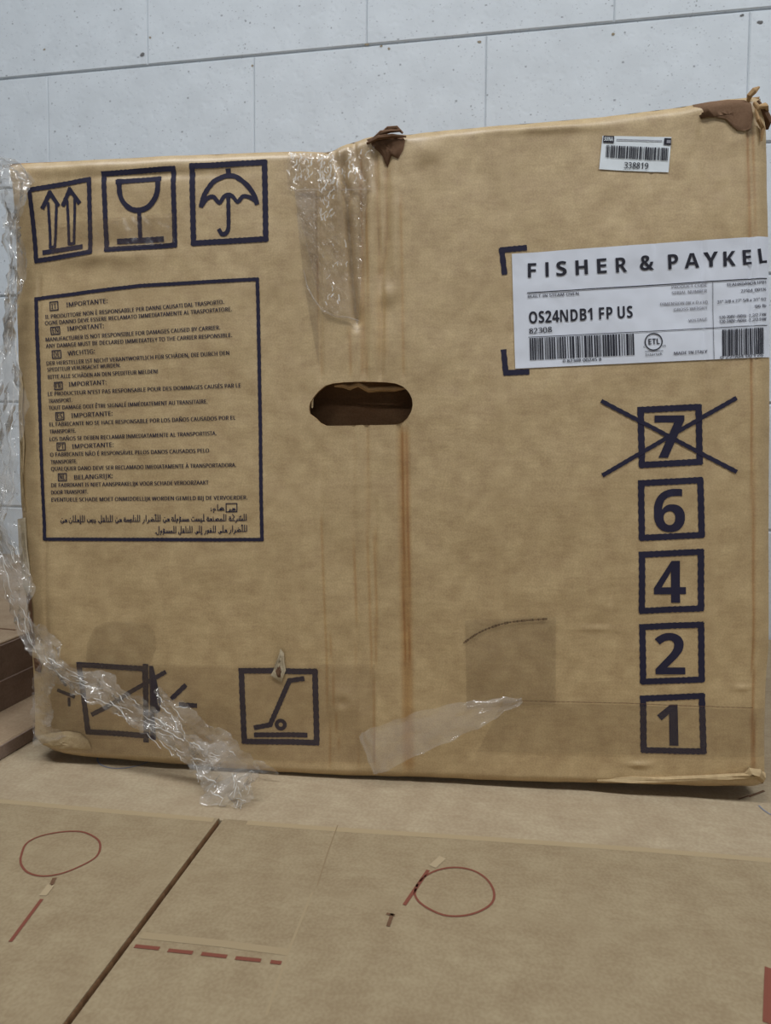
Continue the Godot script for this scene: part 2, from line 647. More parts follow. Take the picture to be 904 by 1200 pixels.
func build_lower_cartons() -> void:
	var y := 0.004
	# the carton under the big one
	var rear := thing("support_carton", "tan carton under the big printed carton, reaching back to the block wall", "cardboard box")
	part("body", prism(flap_edge, -1.0, 0.95, -0.565, -0.62, 0.0, -0.0012), M.lower, rear)
	thing_ring(rear)
	# the front carton: a body and two flaps with a gap between
	var gap_l := -0.1255
	var gap_r := -0.1208
	var back_l := 0.102
	var front := thing("front_carton", "tan carton with two closed flaps, red printed circles and a dark gap", "cardboard box")
	var st := start()
	part("body", prism(flap_edge, -1.0, 0.95, 0.62, -0.62, -0.031, 0.001), M.flap, front)
	# flaps: top sheets whose rear edge runs a little askew
	var l := tag(part("flap", flap_mesh(-1.0, gap_l, true), M.flap, front), "left flap with a red circle and a red slash")
	var r := tag(part("flap", flap_mesh(gap_r, 0.95, false), M.flap, front), "right flap with a red circle and a dashed red line")
	# torn fluting along the left side of the gap
	var f := start()
	var z := 0.098
	var i := 0
	while z < 0.40:
		var d := 0.0016 * (0.3 + dice.randf())
		var q := z + 0.0035
		quad(f, Vector3(gap_l + d, y - 0.0006, z), Vector3(gap_l + 0.0003, y - 0.0006, q), Vector3(gap_l + 0.0003, y - 0.0055, q), Vector3(gap_l + d, y - 0.0055, z))
		quad(f, Vector3(gap_l, y - 0.0006, z), Vector3(gap_l + 0.0003, y - 0.0006, q), Vector3(gap_l + d, y - 0.0006, z), Vector3(gap_l, y - 0.0006, z))
		z = q
		i += 1
	part("torn_fluting", finish(f), M.fluting, front)
	var t := y + 0.0004
	var rc := ring(Vector2(-0.2265, 0.1655), Vector2(0.0325, 0.0262))
	ink_on_ground("printed_circle", circle_from([Vector2(-0.2522,0.1773), Vector2(-0.2604,0.1608), Vector2(-0.2574,0.1494), Vector2(-0.2446,0.1402), Vector2(-0.2278,0.1362), Vector2(-0.2113,0.1416), Vector2(-0.2015,0.1503), Vector2(-0.1961,0.1640), Vector2(-0.2007,0.1768), Vector2(-0.2095,0.1879), Vector2(-0.2212,0.1933), Vector2(-0.2345,0.1918), Vector2(-0.2458,0.1846)]), 0.0016, t, M.red_ink, l)
	ink_on_ground("printed_slash", [Vector2(-0.2051,0.2162), Vector2(-0.1981,0.2568)], 0.0026, t, M.red_ink, l)
	ink_on_ground("torn_nick", [Vector2(-0.2113,0.1934), Vector2(-0.2082,0.2017)], 0.0030, t, M.kraft_torn, l)
	ink_on_ground("scuff", [Vector2(-0.2088,0.2008), Vector2(-0.2069,0.2128)], 0.0055, t, M.scuff, l)
	ink_on_ground("printed_circle", circle_from([Vector2(0.0530,0.1600), Vector2(0.0539,0.1483), Vector2(0.0599,0.1360), Vector2(0.0699,0.1273), Vector2(0.0813,0.1235), Vector2(0.0937,0.1253), Vector2(0.1036,0.1336), Vector2(0.1090,0.1462), Vector2(0.1082,0.1585), Vector2(0.1004,0.1689), Vector2(0.0891,0.1759), Vector2(0.0769,0.1779), Vector2(0.0658,0.1739), Vector2(0.0572,0.1675)]), 0.0017, t, M.red_ink, r)
	ink_on_ground("printed_slash", [Vector2(0.0593,0.1310), Vector2(0.0476,0.1730)], 0.0028, t, M.red_ink, r)
	ink_on_ground("scuff", [Vector2(0.0685,0.1130), Vector2(0.0620,0.1262)], 0.006, t, M.scuff, r)
	ink_on_ground("torn_nick", [Vector2(0.0409,0.1832), Vector2(0.0402,0.1960)], 0.0026, t, M.kraft_torn, r)
	ink_on_ground("torn_nick", [Vector2(0.0369,0.1840), Vector2(0.0429,0.1845)], 0.0022, t, M.kraft_torn, r)
	for s in [[Vector2(-0.1170,0.2449), Vector2(-0.1003,0.2439)], [Vector2(-0.0942,0.2442), Vector2(-0.0777,0.2432)], [Vector2(-0.0720,0.2429), Vector2(-0.0551,0.2421)], [Vector2(-0.0494,0.2421), Vector2(-0.0328,0.2411)], [Vector2(-0.0266,0.2409), Vector2(-0.0195,0.2406)]]:
		ink_on_ground("printed_dash", s, 0.0030, t, M.red_ink, r)
	ink_on_ground("printed_slash", [Vector2(0.2808,0.1865), Vector2(0.2655,0.2311)], 0.006, t, M.red_ink, r)
	st = start()
	var worn_or_lit := []  # line of the rounded flap edge, where light is painted as a paler strip
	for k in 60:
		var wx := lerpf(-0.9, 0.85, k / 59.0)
		worn_or_lit.append(Vector2(wx, across(flap_edge, wx) + 0.0062))
	ground_stroke(st, worn_or_lit.filter(func(q): return q.x < gap_l - 0.001), 0.0062, t - 0.0003)
	part("lit_edge", finish(st), M.worn_or_lit, l)  # light on the rounded edge is put into this strip's colour
	st = start()
	ground_stroke(st, worn_or_lit.filter(func(q): return q.x > gap_r + 0.001), 0.0062, t - 0.0003)
	part("lit_edge", finish(st), M.worn_or_lit, r)
	ink_on_ground("crease", [Vector2(-0.1184,0.2350), Vector2(-0.0629,0.2320), Vector2(-0.0182,0.2309)], 0.006, t - 0.0002, M.crease, r)
	ink_on_ground("crease", [Vector2(-0.0229,0.0856), Vector2(-0.0211,0.1251), Vector2(-0.0181,0.1644)], 0.0010, t - 0.0002, M.crease_dark, r)
	ink_on_ground("crease", [Vector2(-0.0197,0.1724), Vector2(-0.0186,0.2264), Vector2(-0.0153,0.2796)], 0.0016, t - 0.00027, M.crease, r)


func thing_ring(rear: Node3D) -> void:
	var st := start()
	ground_stroke(st, ring(Vector2(-0.2675, -0.005), Vector2(0.030, 0.031), 0.2, PI - 0.2), 0.0016, 0.0004)
	part("printed_circle", finish(st), M.blue_ink, rear)
	st = start()
	ground_stroke(st, ring(Vector2(0.372, -0.028), Vector2(0.032, 0.031), 0.2, PI - 0.1), 0.0016, 0.0004)
	part("printed_circle", finish(st), M.blue_ink, rear)
	ink_on_ground("scrap", [Vector2(0.3253,-0.0326), Vector2(0.3365,-0.0409)], 0.0016, 0.0005, M.kraft_torn, rear)
	ink_on_ground("scrap", [Vector2(0.3361,-0.0392), Vector2(0.3537,-0.0536)], 0.0024, 0.0005, M.kraft_torn, rear)


func circle_from(p: Array) -> Array:
	return smooth_line(closed(p), 5)


func flap_mesh(x0: float, x1: float, is_left: bool) -> ArrayMesh:
	# rear edge of the flaps, seen slightly askew to the wall; the rear lip is rounded
	var edge := flap_edge
	var st := start()
	st.set_smooth_group(-1)
	var n := 40
	var lip := [[0.0, -0.0045], [0.0008, -0.0018], [0.0026, -0.0003], [0.006, 0.0]]
	var rows := []
	for i in n + 1:
		var x := lerpf(x0, x1, float(i) / n)
		var zb := across(edge, x)
		var col := [Vector3(x, -0.03, zb)]
		for q in lip:
			col.append(Vector3(x, 0.004 + q[1], zb + q[0]))
		for k in range(1, 13):
			var zz := lerpf(zb + 0.006, 0.62, k / 12.0)
			col.append(Vector3(x, 0.004 , zz))
		col.append(Vector3(x, -0.03, 0.62))
		rows.append(col)
	for i in n:
		for k in (rows[0] as Array).size() - 1:
			quad(st, rows[i][k], rows[i + 1][k], rows[i + 1][k + 1], rows[i][k + 1])
	# cut ends, 34 mm deep
	for i in [0, n]:
		var col: Array = rows[i]
		for k in range(1, col.size() - 2):
			var p: Vector3 = col[k]
			var q: Vector3 = col[k + 1]
			quad(st, p, q, Vector3(q.x, -0.03, q.z), Vector3(p.x, -0.03, p.z))
	return finish(st)


func build_side_stack() -> void:
	var turn := 3.0
	var s1 := thing("flat_carton", "lowest flat carton of the stack left of the big printed carton", "cardboard box", Vector3(-0.386, 0, 0), -turn, "flat cartons stacked at the left")
	part("body", slab(Vector2(-0.62, -0.53), Vector2(0.0, 0.07), 0.0005, 0.0155, 0.001), M.stack, s1)
	part("shade_strip", slab(Vector2(-0.001, -0.529), Vector2(0.0012, 0.069), 0.001, 0.0145, 0.0004), M.stack_shaded, s1)  # shade on this side face, put in as a darker strip
	var s2 := thing("flat_carton", "shade-toned flat carton in the middle of the stack left of the big printed carton", "cardboard box", Vector3(-0.4475, 0.0157, 0), -turn, "flat cartons stacked at the left")
	part("body", slab(Vector2(-0.54, -0.52), Vector2(0.0, 0.10), 0.0, 0.0345, 0.001), M.stack_shaded, s2)  # the shadow on its sides is in the colour
	var s3 := thing("flat_carton", "top carton of the stack left of the printed carton, tan with a seam", "cardboard box", Vector3(-0.4487, 0.0504, 0), -turn, "flat cartons stacked at the left")
	part("body", slab(Vector2(-0.54, -0.50), Vector2(0.0, 0.10), 0.0, 0.040, 0.001), M.stack_shaded, s3)  # body carries painted shade; the lid keeps the plain tone
	part("lid", slab(Vector2(-0.539, -0.499), Vector2(-0.001, 0.099), 0.0402, 0.0425, 0.001), M.stack, s3)
	part("seam", slab(Vector2(-0.50, -0.088), Vector2(-0.02, -0.091), 0.0426, 0.0430, 0.0001), M.kraft_torn, s3)


# ---------------------------------------------------------------- the big carton
func make_relief() -> void:
	rough.seed = 8
	rough.frequency = 0.012
	rough.fractal_octaves = 4
	# score lines and buckles: [line from top to bottom, half width, depth]
	grooves = [
		[[Vector2(-0.0650,0.5831), Vector2(-0.0633,0.4964), Vector2(-0.0614,0.3862)], 0.0016, 0.0012],
		[[Vector2(-0.0404,0.5809), Vector2(-0.0363,0.5269), Vector2(-0.0321,0.4725), Vector2(-0.0279,0.4350)], 0.0032, 0.0040],
		[[Vector2(-0.0492,0.5873), Vector2(-0.0428,0.5695), Vector2(-0.0340,0.5516)], 0.0018, 0.0026],
		[[Vector2(-0.0318,0.5960), Vector2(-0.0270,0.5790), Vector2(-0.0206,0.5620)], 0.0016, 0.0022],
		[[Vector2(-0.0138,0.5970), Vector2(-0.0128,0.5610)], 0.0014, 0.0016],
		[[Vector2(-0.0247,0.5942), Vector2(-0.0234,0.4957), Vector2(-0.0213,0.3862)], 0.0012, 0.0016],
		[[Vector2(-0.0208,0.5941), Vector2(-0.0195,0.4957), Vector2(-0.0181,0.3862)], 0.0010, 0.0012],
		[[Vector2(-0.0106,0.5877), Vector2(-0.0086,0.5264), Vector2(-0.0067,0.4800), Vector2(-0.0042,0.4567), Vector2(-0.0045,0.3862)], 0.0018, 0.0020],
		[[Vector2(-0.0011,0.5798), Vector2(-0.0006,0.5108), Vector2(-0.0036,0.4800)], 0.0016, 0.0020],
		[[Vector2(0.0122,0.5718), Vector2(0.0136,0.4952), Vector2(0.0161,0.3863)], 0.0014, 0.0008],
		[[Vector2(-0.0613,0.3384), Vector2(-0.0594,0.2256), Vector2(-0.0559,0.1108), Vector2(-0.0506,0.0110)], 0.0010, 0.0006],
		[[Vector2(-0.0306,0.3347), Vector2(-0.0285,0.2263), Vector2(-0.0264,0.1285), Vector2(-0.0242,0.0125)], 0.0010, 0.0008],
		[[Vector2(-0.0178,0.3388), Vector2(-0.0156,0.2266), Vector2(-0.0117,0.1290), Vector2(-0.0077,0.0092)], 0.0012, 0.0012],
		[[Vector2(-0.0093,0.2670), Vector2(-0.0080,0.1863), Vector2(-0.0075,0.0963)], 0.0018, 0.0010],
		[[Vector2(0.0125,0.3390), Vector2(0.0158,0.2274), Vector2(0.0191,0.1138), Vector2(0.0225,0.0109)], 0.0016, 0.0016],
		[[Vector2(0.0196,0.3390), Vector2(0.0214,0.2275), Vector2(0.0240,0.1140), Vector2(0.0263,0.0318)], 0.0012, 0.0008],
		[[Vector2(0.2326,0.5881), Vector2(0.2378,0.4992)], 0.0018, 0.0006],
		[[Vector2(0.2729,0.5941), Vector2(0.2784,0.5059), Vector2(0.2836,0.4014), Vector2(0.2915,0.2339), Vector2(0.2993,0.0461)], 0.0018, 0.0008],
		[[Vector2(0.3142,0.6001), Vector2(0.3187,0.5052), Vector2(0.3235,0.4014), Vector2(0.3304,0.2348), Vector2(0.3373,0.0480)], 0.0014, 0.0014],
		[[Vector2(0.3177,0.6000), Vector2(0.3222,0.5051), Vector2(0.3271,0.4014)], 0.0010, 0.0010],
		[[Vector2(-0.3379,0.4763), Vector2(-0.3390,0.3364), Vector2(-0.3360,0.2190), Vector2(-0.3360,0.0993)], 0.0016, 0.0010],
	]
	# bulges and dents: [centre, radii, height]
	dents = [
		[Vector2(-0.0427,0.5541), Vector2(0.020, 0.030), 0.0035],
		[Vector2(-0.0563,0.5698), Vector2(0.008, 0.028), -0.0025],
		[Vector2(-0.0309,0.5768), Vector2(0.006, 0.030), -0.0020],
		[Vector2(-0.0141,0.5265), Vector2(0.005, 0.060), 0.0016],
		[Vector2(-0.0039,0.4176), Vector2(0.010, 0.040), 0.0018],
		[Vector2(0.0013,0.4605), Vector2(0.006, 0.010), 0.0020],
		[Vector2(0.0079,0.5184), Vector2(0.004, 0.080), 0.0016],
		[Vector2(-0.3238,0.5327), Vector2(0.030, 0.050), -0.0030],
		[Vector2(-0.2815,0.4997), Vector2(0.050, 0.008), 0.0018],
		[Vector2(-0.1660,0.1733), Vector2(0.12, 0.15), 0.0030],
		[Vector2(0.1478,0.2620), Vector2(0.13, 0.16), 0.0030],
		[Vector2(-0.0385,0.0768), Vector2(0.014, 0.014), 0.0022],
		[Vector2(-0.0393,0.0767), Vector2(0.006, 0.005), -0.0016],
		[Vector2(-0.0203,0.0544), Vector2(0.005, 0.020), 0.0014],
		[Vector2(0.2073,0.1927), Vector2(0.003, 0.016), -0.0012],
		[Vector2(0.1959,0.1559), Vector2(0.016, 0.002), 0.0009],
		[Vector2(0.3250,0.1058), Vector2(0.008, 0.002), 0.0012],
		[Vector2(0.2371,0.0300), Vector2(0.010, 0.002), 0.0016],
		[Vector2(0.1415,0.6057), Vector2(0.05, 0.004), 0.0014],
		[Vector2(0.0353,0.5902), Vector2(0.012, 0.012), 0.0018],
		[Vector2(-0.2257,0.5742), Vector2(0.08, 0.004), -0.0012],
		[Vector2(-0.1007,0.1124), Vector2(0.008, 0.012), -0.0014],
	]
	# worn or stained streaks: [line, half width, linear tint]
	var worn_or_lit := Color(0.84, 0.68, 0.50)
	bands = [
		[[Vector2(-0.0247,0.5942), Vector2(-0.0234,0.4957), Vector2(-0.0213,0.3862)], 0.0013, worn_or_lit], [[Vector2(-0.0197,0.5420), Vector2(-0.0187,0.4957), Vector2(-0.0173,0.3862)], 0.0009, worn_or_lit],
		[[Vector2(-0.0649,0.4964), Vector2(-0.0614,0.3862)], 0.0009, worn_or_lit], [[Vector2(-0.0351,0.4335), Vector2(-0.0333,0.3862)], 0.0012, worn_or_lit],
		[[Vector2(-0.0106,0.5877), Vector2(-0.0086,0.5264), Vector2(-0.0059,0.4722)], 0.0016, Color(0.86, 0.76, 0.66)], [[Vector2(-0.0011,0.5798), Vector2(-0.0006,0.5108), Vector2(-0.0036,0.4800)], 0.0014, Color(0.86, 0.76, 0.66)],
		[[Vector2(-0.0050,0.4644), Vector2(-0.0038,0.4020)], 0.0060, Color(0.92, 0.84, 0.74)],
		[[Vector2(0.0124,0.5489), Vector2(0.0136,0.4952), Vector2(0.0161,0.3863)], 0.0016, Color(0.90, 0.78, 0.62)],
		[[Vector2(0.0165,0.3390), Vector2(0.0190,0.2274), Vector2(0.0214,0.1303), Vector2(0.0241,0.0109)], 0.0055, Color(0.80, 0.62, 0.42)],
		[[Vector2(0.0149,0.3390), Vector2(0.0174,0.2274), Vector2(0.0200,0.1139)], 0.0011, Color(0.74, 0.55, 0.36)], [[Vector2(0.0204,0.3390), Vector2(0.0222,0.2275), Vector2(0.0248,0.1141)], 0.0009, Color(0.76, 0.57, 0.38)],
		[[Vector2(-0.0178,0.3388), Vector2(-0.0156,0.2266), Vector2(-0.0117,0.1290), Vector2(-0.0077,0.0092)], 0.0010, worn_or_lit], [[Vector2(-0.0306,0.3347), Vector2(-0.0285,0.2263), Vector2(-0.0264,0.1285), Vector2(-0.0242,0.0125)], 0.0008, worn_or_lit],
		[[Vector2(-0.0611,0.2580), Vector2(-0.0577,0.1766), Vector2(-0.0506,0.0110)], 0.0009, Color(0.88, 0.74, 0.56)], [[Vector2(-0.0092,0.2429), Vector2(-0.0080,0.1782), Vector2(-0.0076,0.1128)], 0.0014, Color(0.82, 0.68, 0.52)],
		[[Vector2(-0.0510,0.1440), Vector2(-0.0475,0.0780), Vector2(-0.0424,0.0282)], 0.0009, worn_or_lit],
		[[Vector2(0.3142,0.6001), Vector2(0.3187,0.5052), Vector2(0.3235,0.4014), Vector2(0.3304,0.2348), Vector2(0.3373,0.0480)], 0.0012, Color(0.74, 0.52, 0.32)],
		[[Vector2(0.3184,0.6000), Vector2(0.3229,0.5051), Vector2(0.3278,0.4014)], 0.0009, Color(0.80, 0.60, 0.40)],
		[[Vector2(0.3346,0.0834), Vector2(0.3362,0.0559), Vector2(0.3379,0.0282)], 0.0022, Color(0.70, 0.52, 0.38)],
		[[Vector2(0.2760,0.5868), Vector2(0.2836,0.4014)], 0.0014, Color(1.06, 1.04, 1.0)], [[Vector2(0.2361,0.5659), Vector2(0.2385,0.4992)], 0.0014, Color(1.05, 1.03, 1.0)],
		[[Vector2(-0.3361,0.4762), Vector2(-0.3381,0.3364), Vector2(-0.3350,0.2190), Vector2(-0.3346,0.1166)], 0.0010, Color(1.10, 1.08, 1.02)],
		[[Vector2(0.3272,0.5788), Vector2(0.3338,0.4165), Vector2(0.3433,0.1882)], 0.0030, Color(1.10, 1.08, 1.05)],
	]
	relief_wide = int(0.80 / STEP)
	relief_high = int(0.70 / STEP)
	relief.resize(relief_wide * relief_high)
	for j in relief_high:
		for i in relief_wide:
			relief[j * relief_wide + i] = shape_at(relief_at.x + i * STEP, relief_at.y + j * STEP)


func tint_at(u: float, v: float) -> Color:
	var c := Color(1, 1, 1)
	for g in bands:
		var line: Array = g[0]
		var hi: float = (line[0] as Vector2).y
		var lo: float = (line[line.size() - 1] as Vector2).y
		if v > hi + 0.004 or v < lo - 0.004:
			continue
		var d: float = (u - across(line, v, true)) / float(g[1])
		if absf(d) < 2.2:
			var k := exp(-d * d * d * d) * clampf((hi + 0.004 - v) / 0.012, 0.0, 1.0) * clampf((v - lo + 0.004) / 0.012, 0.0, 1.0)
			c *= Color(1, 1, 1).lerp(g[2], k * 0.85)
	c.a = 1.0
	return c


func nearest_on(poly: Array, p: Vector2) -> Vector2:
	var best := p
	var far := INF
	for i in poly.size():
		var q := Geometry2D.get_closest_point_to_segment(p, poly[i], poly[(i + 1) % poly.size()])
		if p.distance_squared_to(q) < far:
			far = p.distance_squared_to(q)
			best = q
	return best


func front_mesh() -> ArrayMesh:
	var nx := 330
	var ny := 290
	var hole := PackedVector2Array(slot)
	var bounds := Rect2(hole[0], Vector2.ZERO)
	for p in hole:
		bounds = bounds.expand(p)
	bounds = bounds.grow(0.006)
	var lows := []
	var tops := []
	for i in nx + 1:
		var s := float(i) / nx
		var ub := lerpf((low_edge[0] as Vector2).x, (low_edge[low_edge.size() - 1] as Vector2).x, s)
		var ut := lerpf((top_edge[0] as Vector2).x, (top_edge[top_edge.size() - 1] as Vector2).x, s)
		lows.append(Vector2(ub, across(low_edge, ub)))
		tops.append(Vector2(ut, across(top_edge, ut)))
	var lefts := []
	var rights := []
	for j in ny + 1:
		var t := float(j) / ny
		var vl := lerpf((left_edge[left_edge.size() - 1] as Vector2).y, (left_edge[0] as Vector2).y, t)
		var vr := lerpf((right_edge[right_edge.size() - 1] as Vector2).y, (right_edge[0] as Vector2).y, t)
		lefts.append(Vector2(across(left_edge, vl, true), vl))
		rights.append(Vector2(across(right_edge, vr, true), vr))
	var st := start()
	var flat_pts := PackedVector2Array()
	var gone := PackedByteArray()
	for j in ny + 1:
		var t := float(j) / ny
		for i in nx + 1:
			var s := float(i) / nx
			var p: Vector2 = (lows[i] as Vector2) * (1 - t) + (tops[i] as Vector2) * t + (lefts[j] as Vector2) * (1 - s) + (rights[j] as Vector2) * s
			p -= (lows[0] as Vector2) * (1 - s) * (1 - t) + (lows[nx] as Vector2) * s * (1 - t) + (tops[0] as Vector2) * (1 - s) * t + (tops[nx] as Vector2) * s * t
			var inside := 0
			if bounds.has_point(p) and Geometry2D.is_point_in_polygon(p, hole):
				var q := nearest_on(slot, p)
				if q.distance_to(p) < 0.0035:
					p = q
				inside = 1
			flat_pts.append(p)
			gone.append(inside)
			st.set_color(tint_at(p.x, p.y))
			st.add_vertex(on(p, 0.0))
	for j in ny:
		for i in nx:
			var k := j * (nx + 1) + i
			for tri in [[k, k + nx + 1, k + nx + 2], [k, k + nx + 2, k + 1]]:
				if gone[tri[0]] and gone[tri[1]] and gone[tri[2]]:
					continue
				for m in tri:
					st.add_index(m)
	st.generate_normals()
	return st.commit()


func skirt(line: Array, out_dir: Vector2, back_line: Array, flip: bool) -> ArrayMesh:
	# panel that runs back from an edge of the front
	var st := start()
	var n := 60
	var rows := []
	for i in n + 1:
		var f := float(i) / n * (line.size() - 1)
		var k := mini(int(f), line.size() - 2)
		var p: Vector2 = (line[k] as Vector2).lerp(line[k + 1], f - k)
		var z := surf(p.x, p.y)
		var g := float(i) / n
		var q: Vector2 = (back_line[0] as Vector2).lerp(back_line[1], g)
		rows.append([Vector3(p.x, p.y, z), Vector3(p.x, p.y, 0) + Vector3(out_dir.x, out_dir.y, 0) * 0.0016 + Vector3(0, 0, -0.010), Vector3(p.x, p.y, 0) + Vector3(out_dir.x, out_dir.y, 0) * 0.002 + Vector3(0, 0, -0.018), Vector3(q.x, q.y, -DEEP)])
	for i in n:
		for k in 3:
			if flip:
				quad(st, rows[i][k], rows[i][k + 1], rows[i + 1][k + 1], rows[i + 1][k])
			else:
				quad(st, rows[i][k], rows[i + 1][k], rows[i + 1][k + 1], rows[i][k + 1])
	return finish(st, true)


func build_carton() -> void:
	var c := thing("printed_carton", "big battered brown carton printed with handling symbols and stacking numbers", "cardboard box", Vector3.ZERO, TURN)
	part("front_panel", front_mesh(), M.kraft, c)
	var nl := left_edge.size() - 1
	var nr := right_edge.size() - 1
	var b0 := Vector2(-0.315, 0.001)
	var b1 := Vector2(0.355, 0.001)
	var t1 := Vector2(0.340, 0.60)
	var t0 := Vector2(-0.322, 0.585)
	part("top_panel", skirt(top_edge, Vector2(0, 1), [t0, t1], true), M.kraft_side, c)
	part("bottom_panel", skirt(low_edge, Vector2(0, 0.1), [b0, b1], false), M.kraft_side, c)
	part("left_panel", skirt(left_edge, Vector2(-0.5, 0), [t0, b0], true), M.kraft_side, c)
	part("right_panel", skirt(right_edge, Vector2(0.3, 0), [t1, b1], false), M.kraft_side, c)
	var st := start()
	quad(st, Vector3(t1.x, t1.y, -DEEP), Vector3(t0.x, t0.y, -DEEP), Vector3(b0.x, b0.y, -DEEP), Vector3(b1.x, b1.y, -DEEP))
	part("back_panel", finish(st), M.kraft_side, c)
	# rim of the hand hole, 5 mm of board, and the packing behind it
	st = start()
	for i in slot.size():
		var p: Vector2 = slot[i]
		var q: Vector2 = slot[(i + 1) % slot.size()]
		quad(st, on(p, 0.0), on(q, 0.0), on(q, -0.005), on(p, -0.005))
	part("hand_hole_rim", finish(st), M.kraft_side, c)
	st = start()
	var mid := Vector2(-0.0227,0.3602)
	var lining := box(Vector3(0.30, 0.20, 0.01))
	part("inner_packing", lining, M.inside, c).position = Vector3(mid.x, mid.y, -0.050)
	build_torn_bits(c)
	build_symbols(c)
	build_notice(c)
	build_numbers(c)
	build_label(c)
	build_sticker(c)
	build_tapes(c)


# a crumpled scrap: outline fanned about its centre, with uneven height
func scrap(outline: Array, lift: float, uneven: float, sown: int, base := 0.0004) -> ArrayMesh:
	var rng := RandomNumberGenerator.new()
	rng.seed = sown
	var mid := Vector2.ZERO
	for p in outline:
		mid += p
	mid /= outline.size()
	var rings := 8
	var pts := []
	for r in rings + 1:
		var row := []
		for p in outline:
			var q := mid.lerp(p, float(r) / rings)
			var h := lift * (1.0 - pow(float(r) / rings, 2.0)) + uneven * rng.randf() * (1.0 if r < rings else 0.5)
			row.append(on(q, base + h))
		pts.append(row)
	var st := start()
	var n := outline.size()
	for r in rings:
		for i in n:
			var j := (i + 1) % n
			quad(st, pts[r][i], pts[r][j], pts[r + 1][j], pts[r + 1][i])
	return finish(st)


# a curled strip of torn board along 3D points
func curl(points: Array, radius: float, sown: int) -> ArrayMesh:
	var rng := RandomNumberGenerator.new()
	rng.seed = sown
	var st := start()
	st.set_smooth_group(-1)
	var rings := []
	var n := 7
	for i in points.size():
		var p: Vector3 = points[i]
		var a: Vector3 = points[maxi(i - 1, 0)]
		var b: Vector3 = points[mini(i + 1, points.size() - 1)]
		var t := (b - a).normalized()
		var s := t.cross(Vector3(0.2, 0.3, 1.0)).normalized()
		var w := t.cross(s)
		var row := []
		var taper := 1.0 if i > 0 and i < points.size() - 1 else 0.45
		for k in n:
			var g := TAU * k / n
			row.append(p + (s * cos(g) + w * sin(g)) * radius * taper * rng.randf_range(0.55, 1.3))
		rings.append(row)
	for i in points.size() - 1:
		for k in n:
			var m := (k + 1) % n
			quad(st, rings[i][k], rings[i][m], rings[i + 1][m], rings[i + 1][k])
	for e in [0, points.size() - 1]:
		for k in range(1, n - 1):
			for q in [rings[e][0], rings[e][k], rings[e][k + 1]]:
				st.add_vertex(q)
	return finish(st)


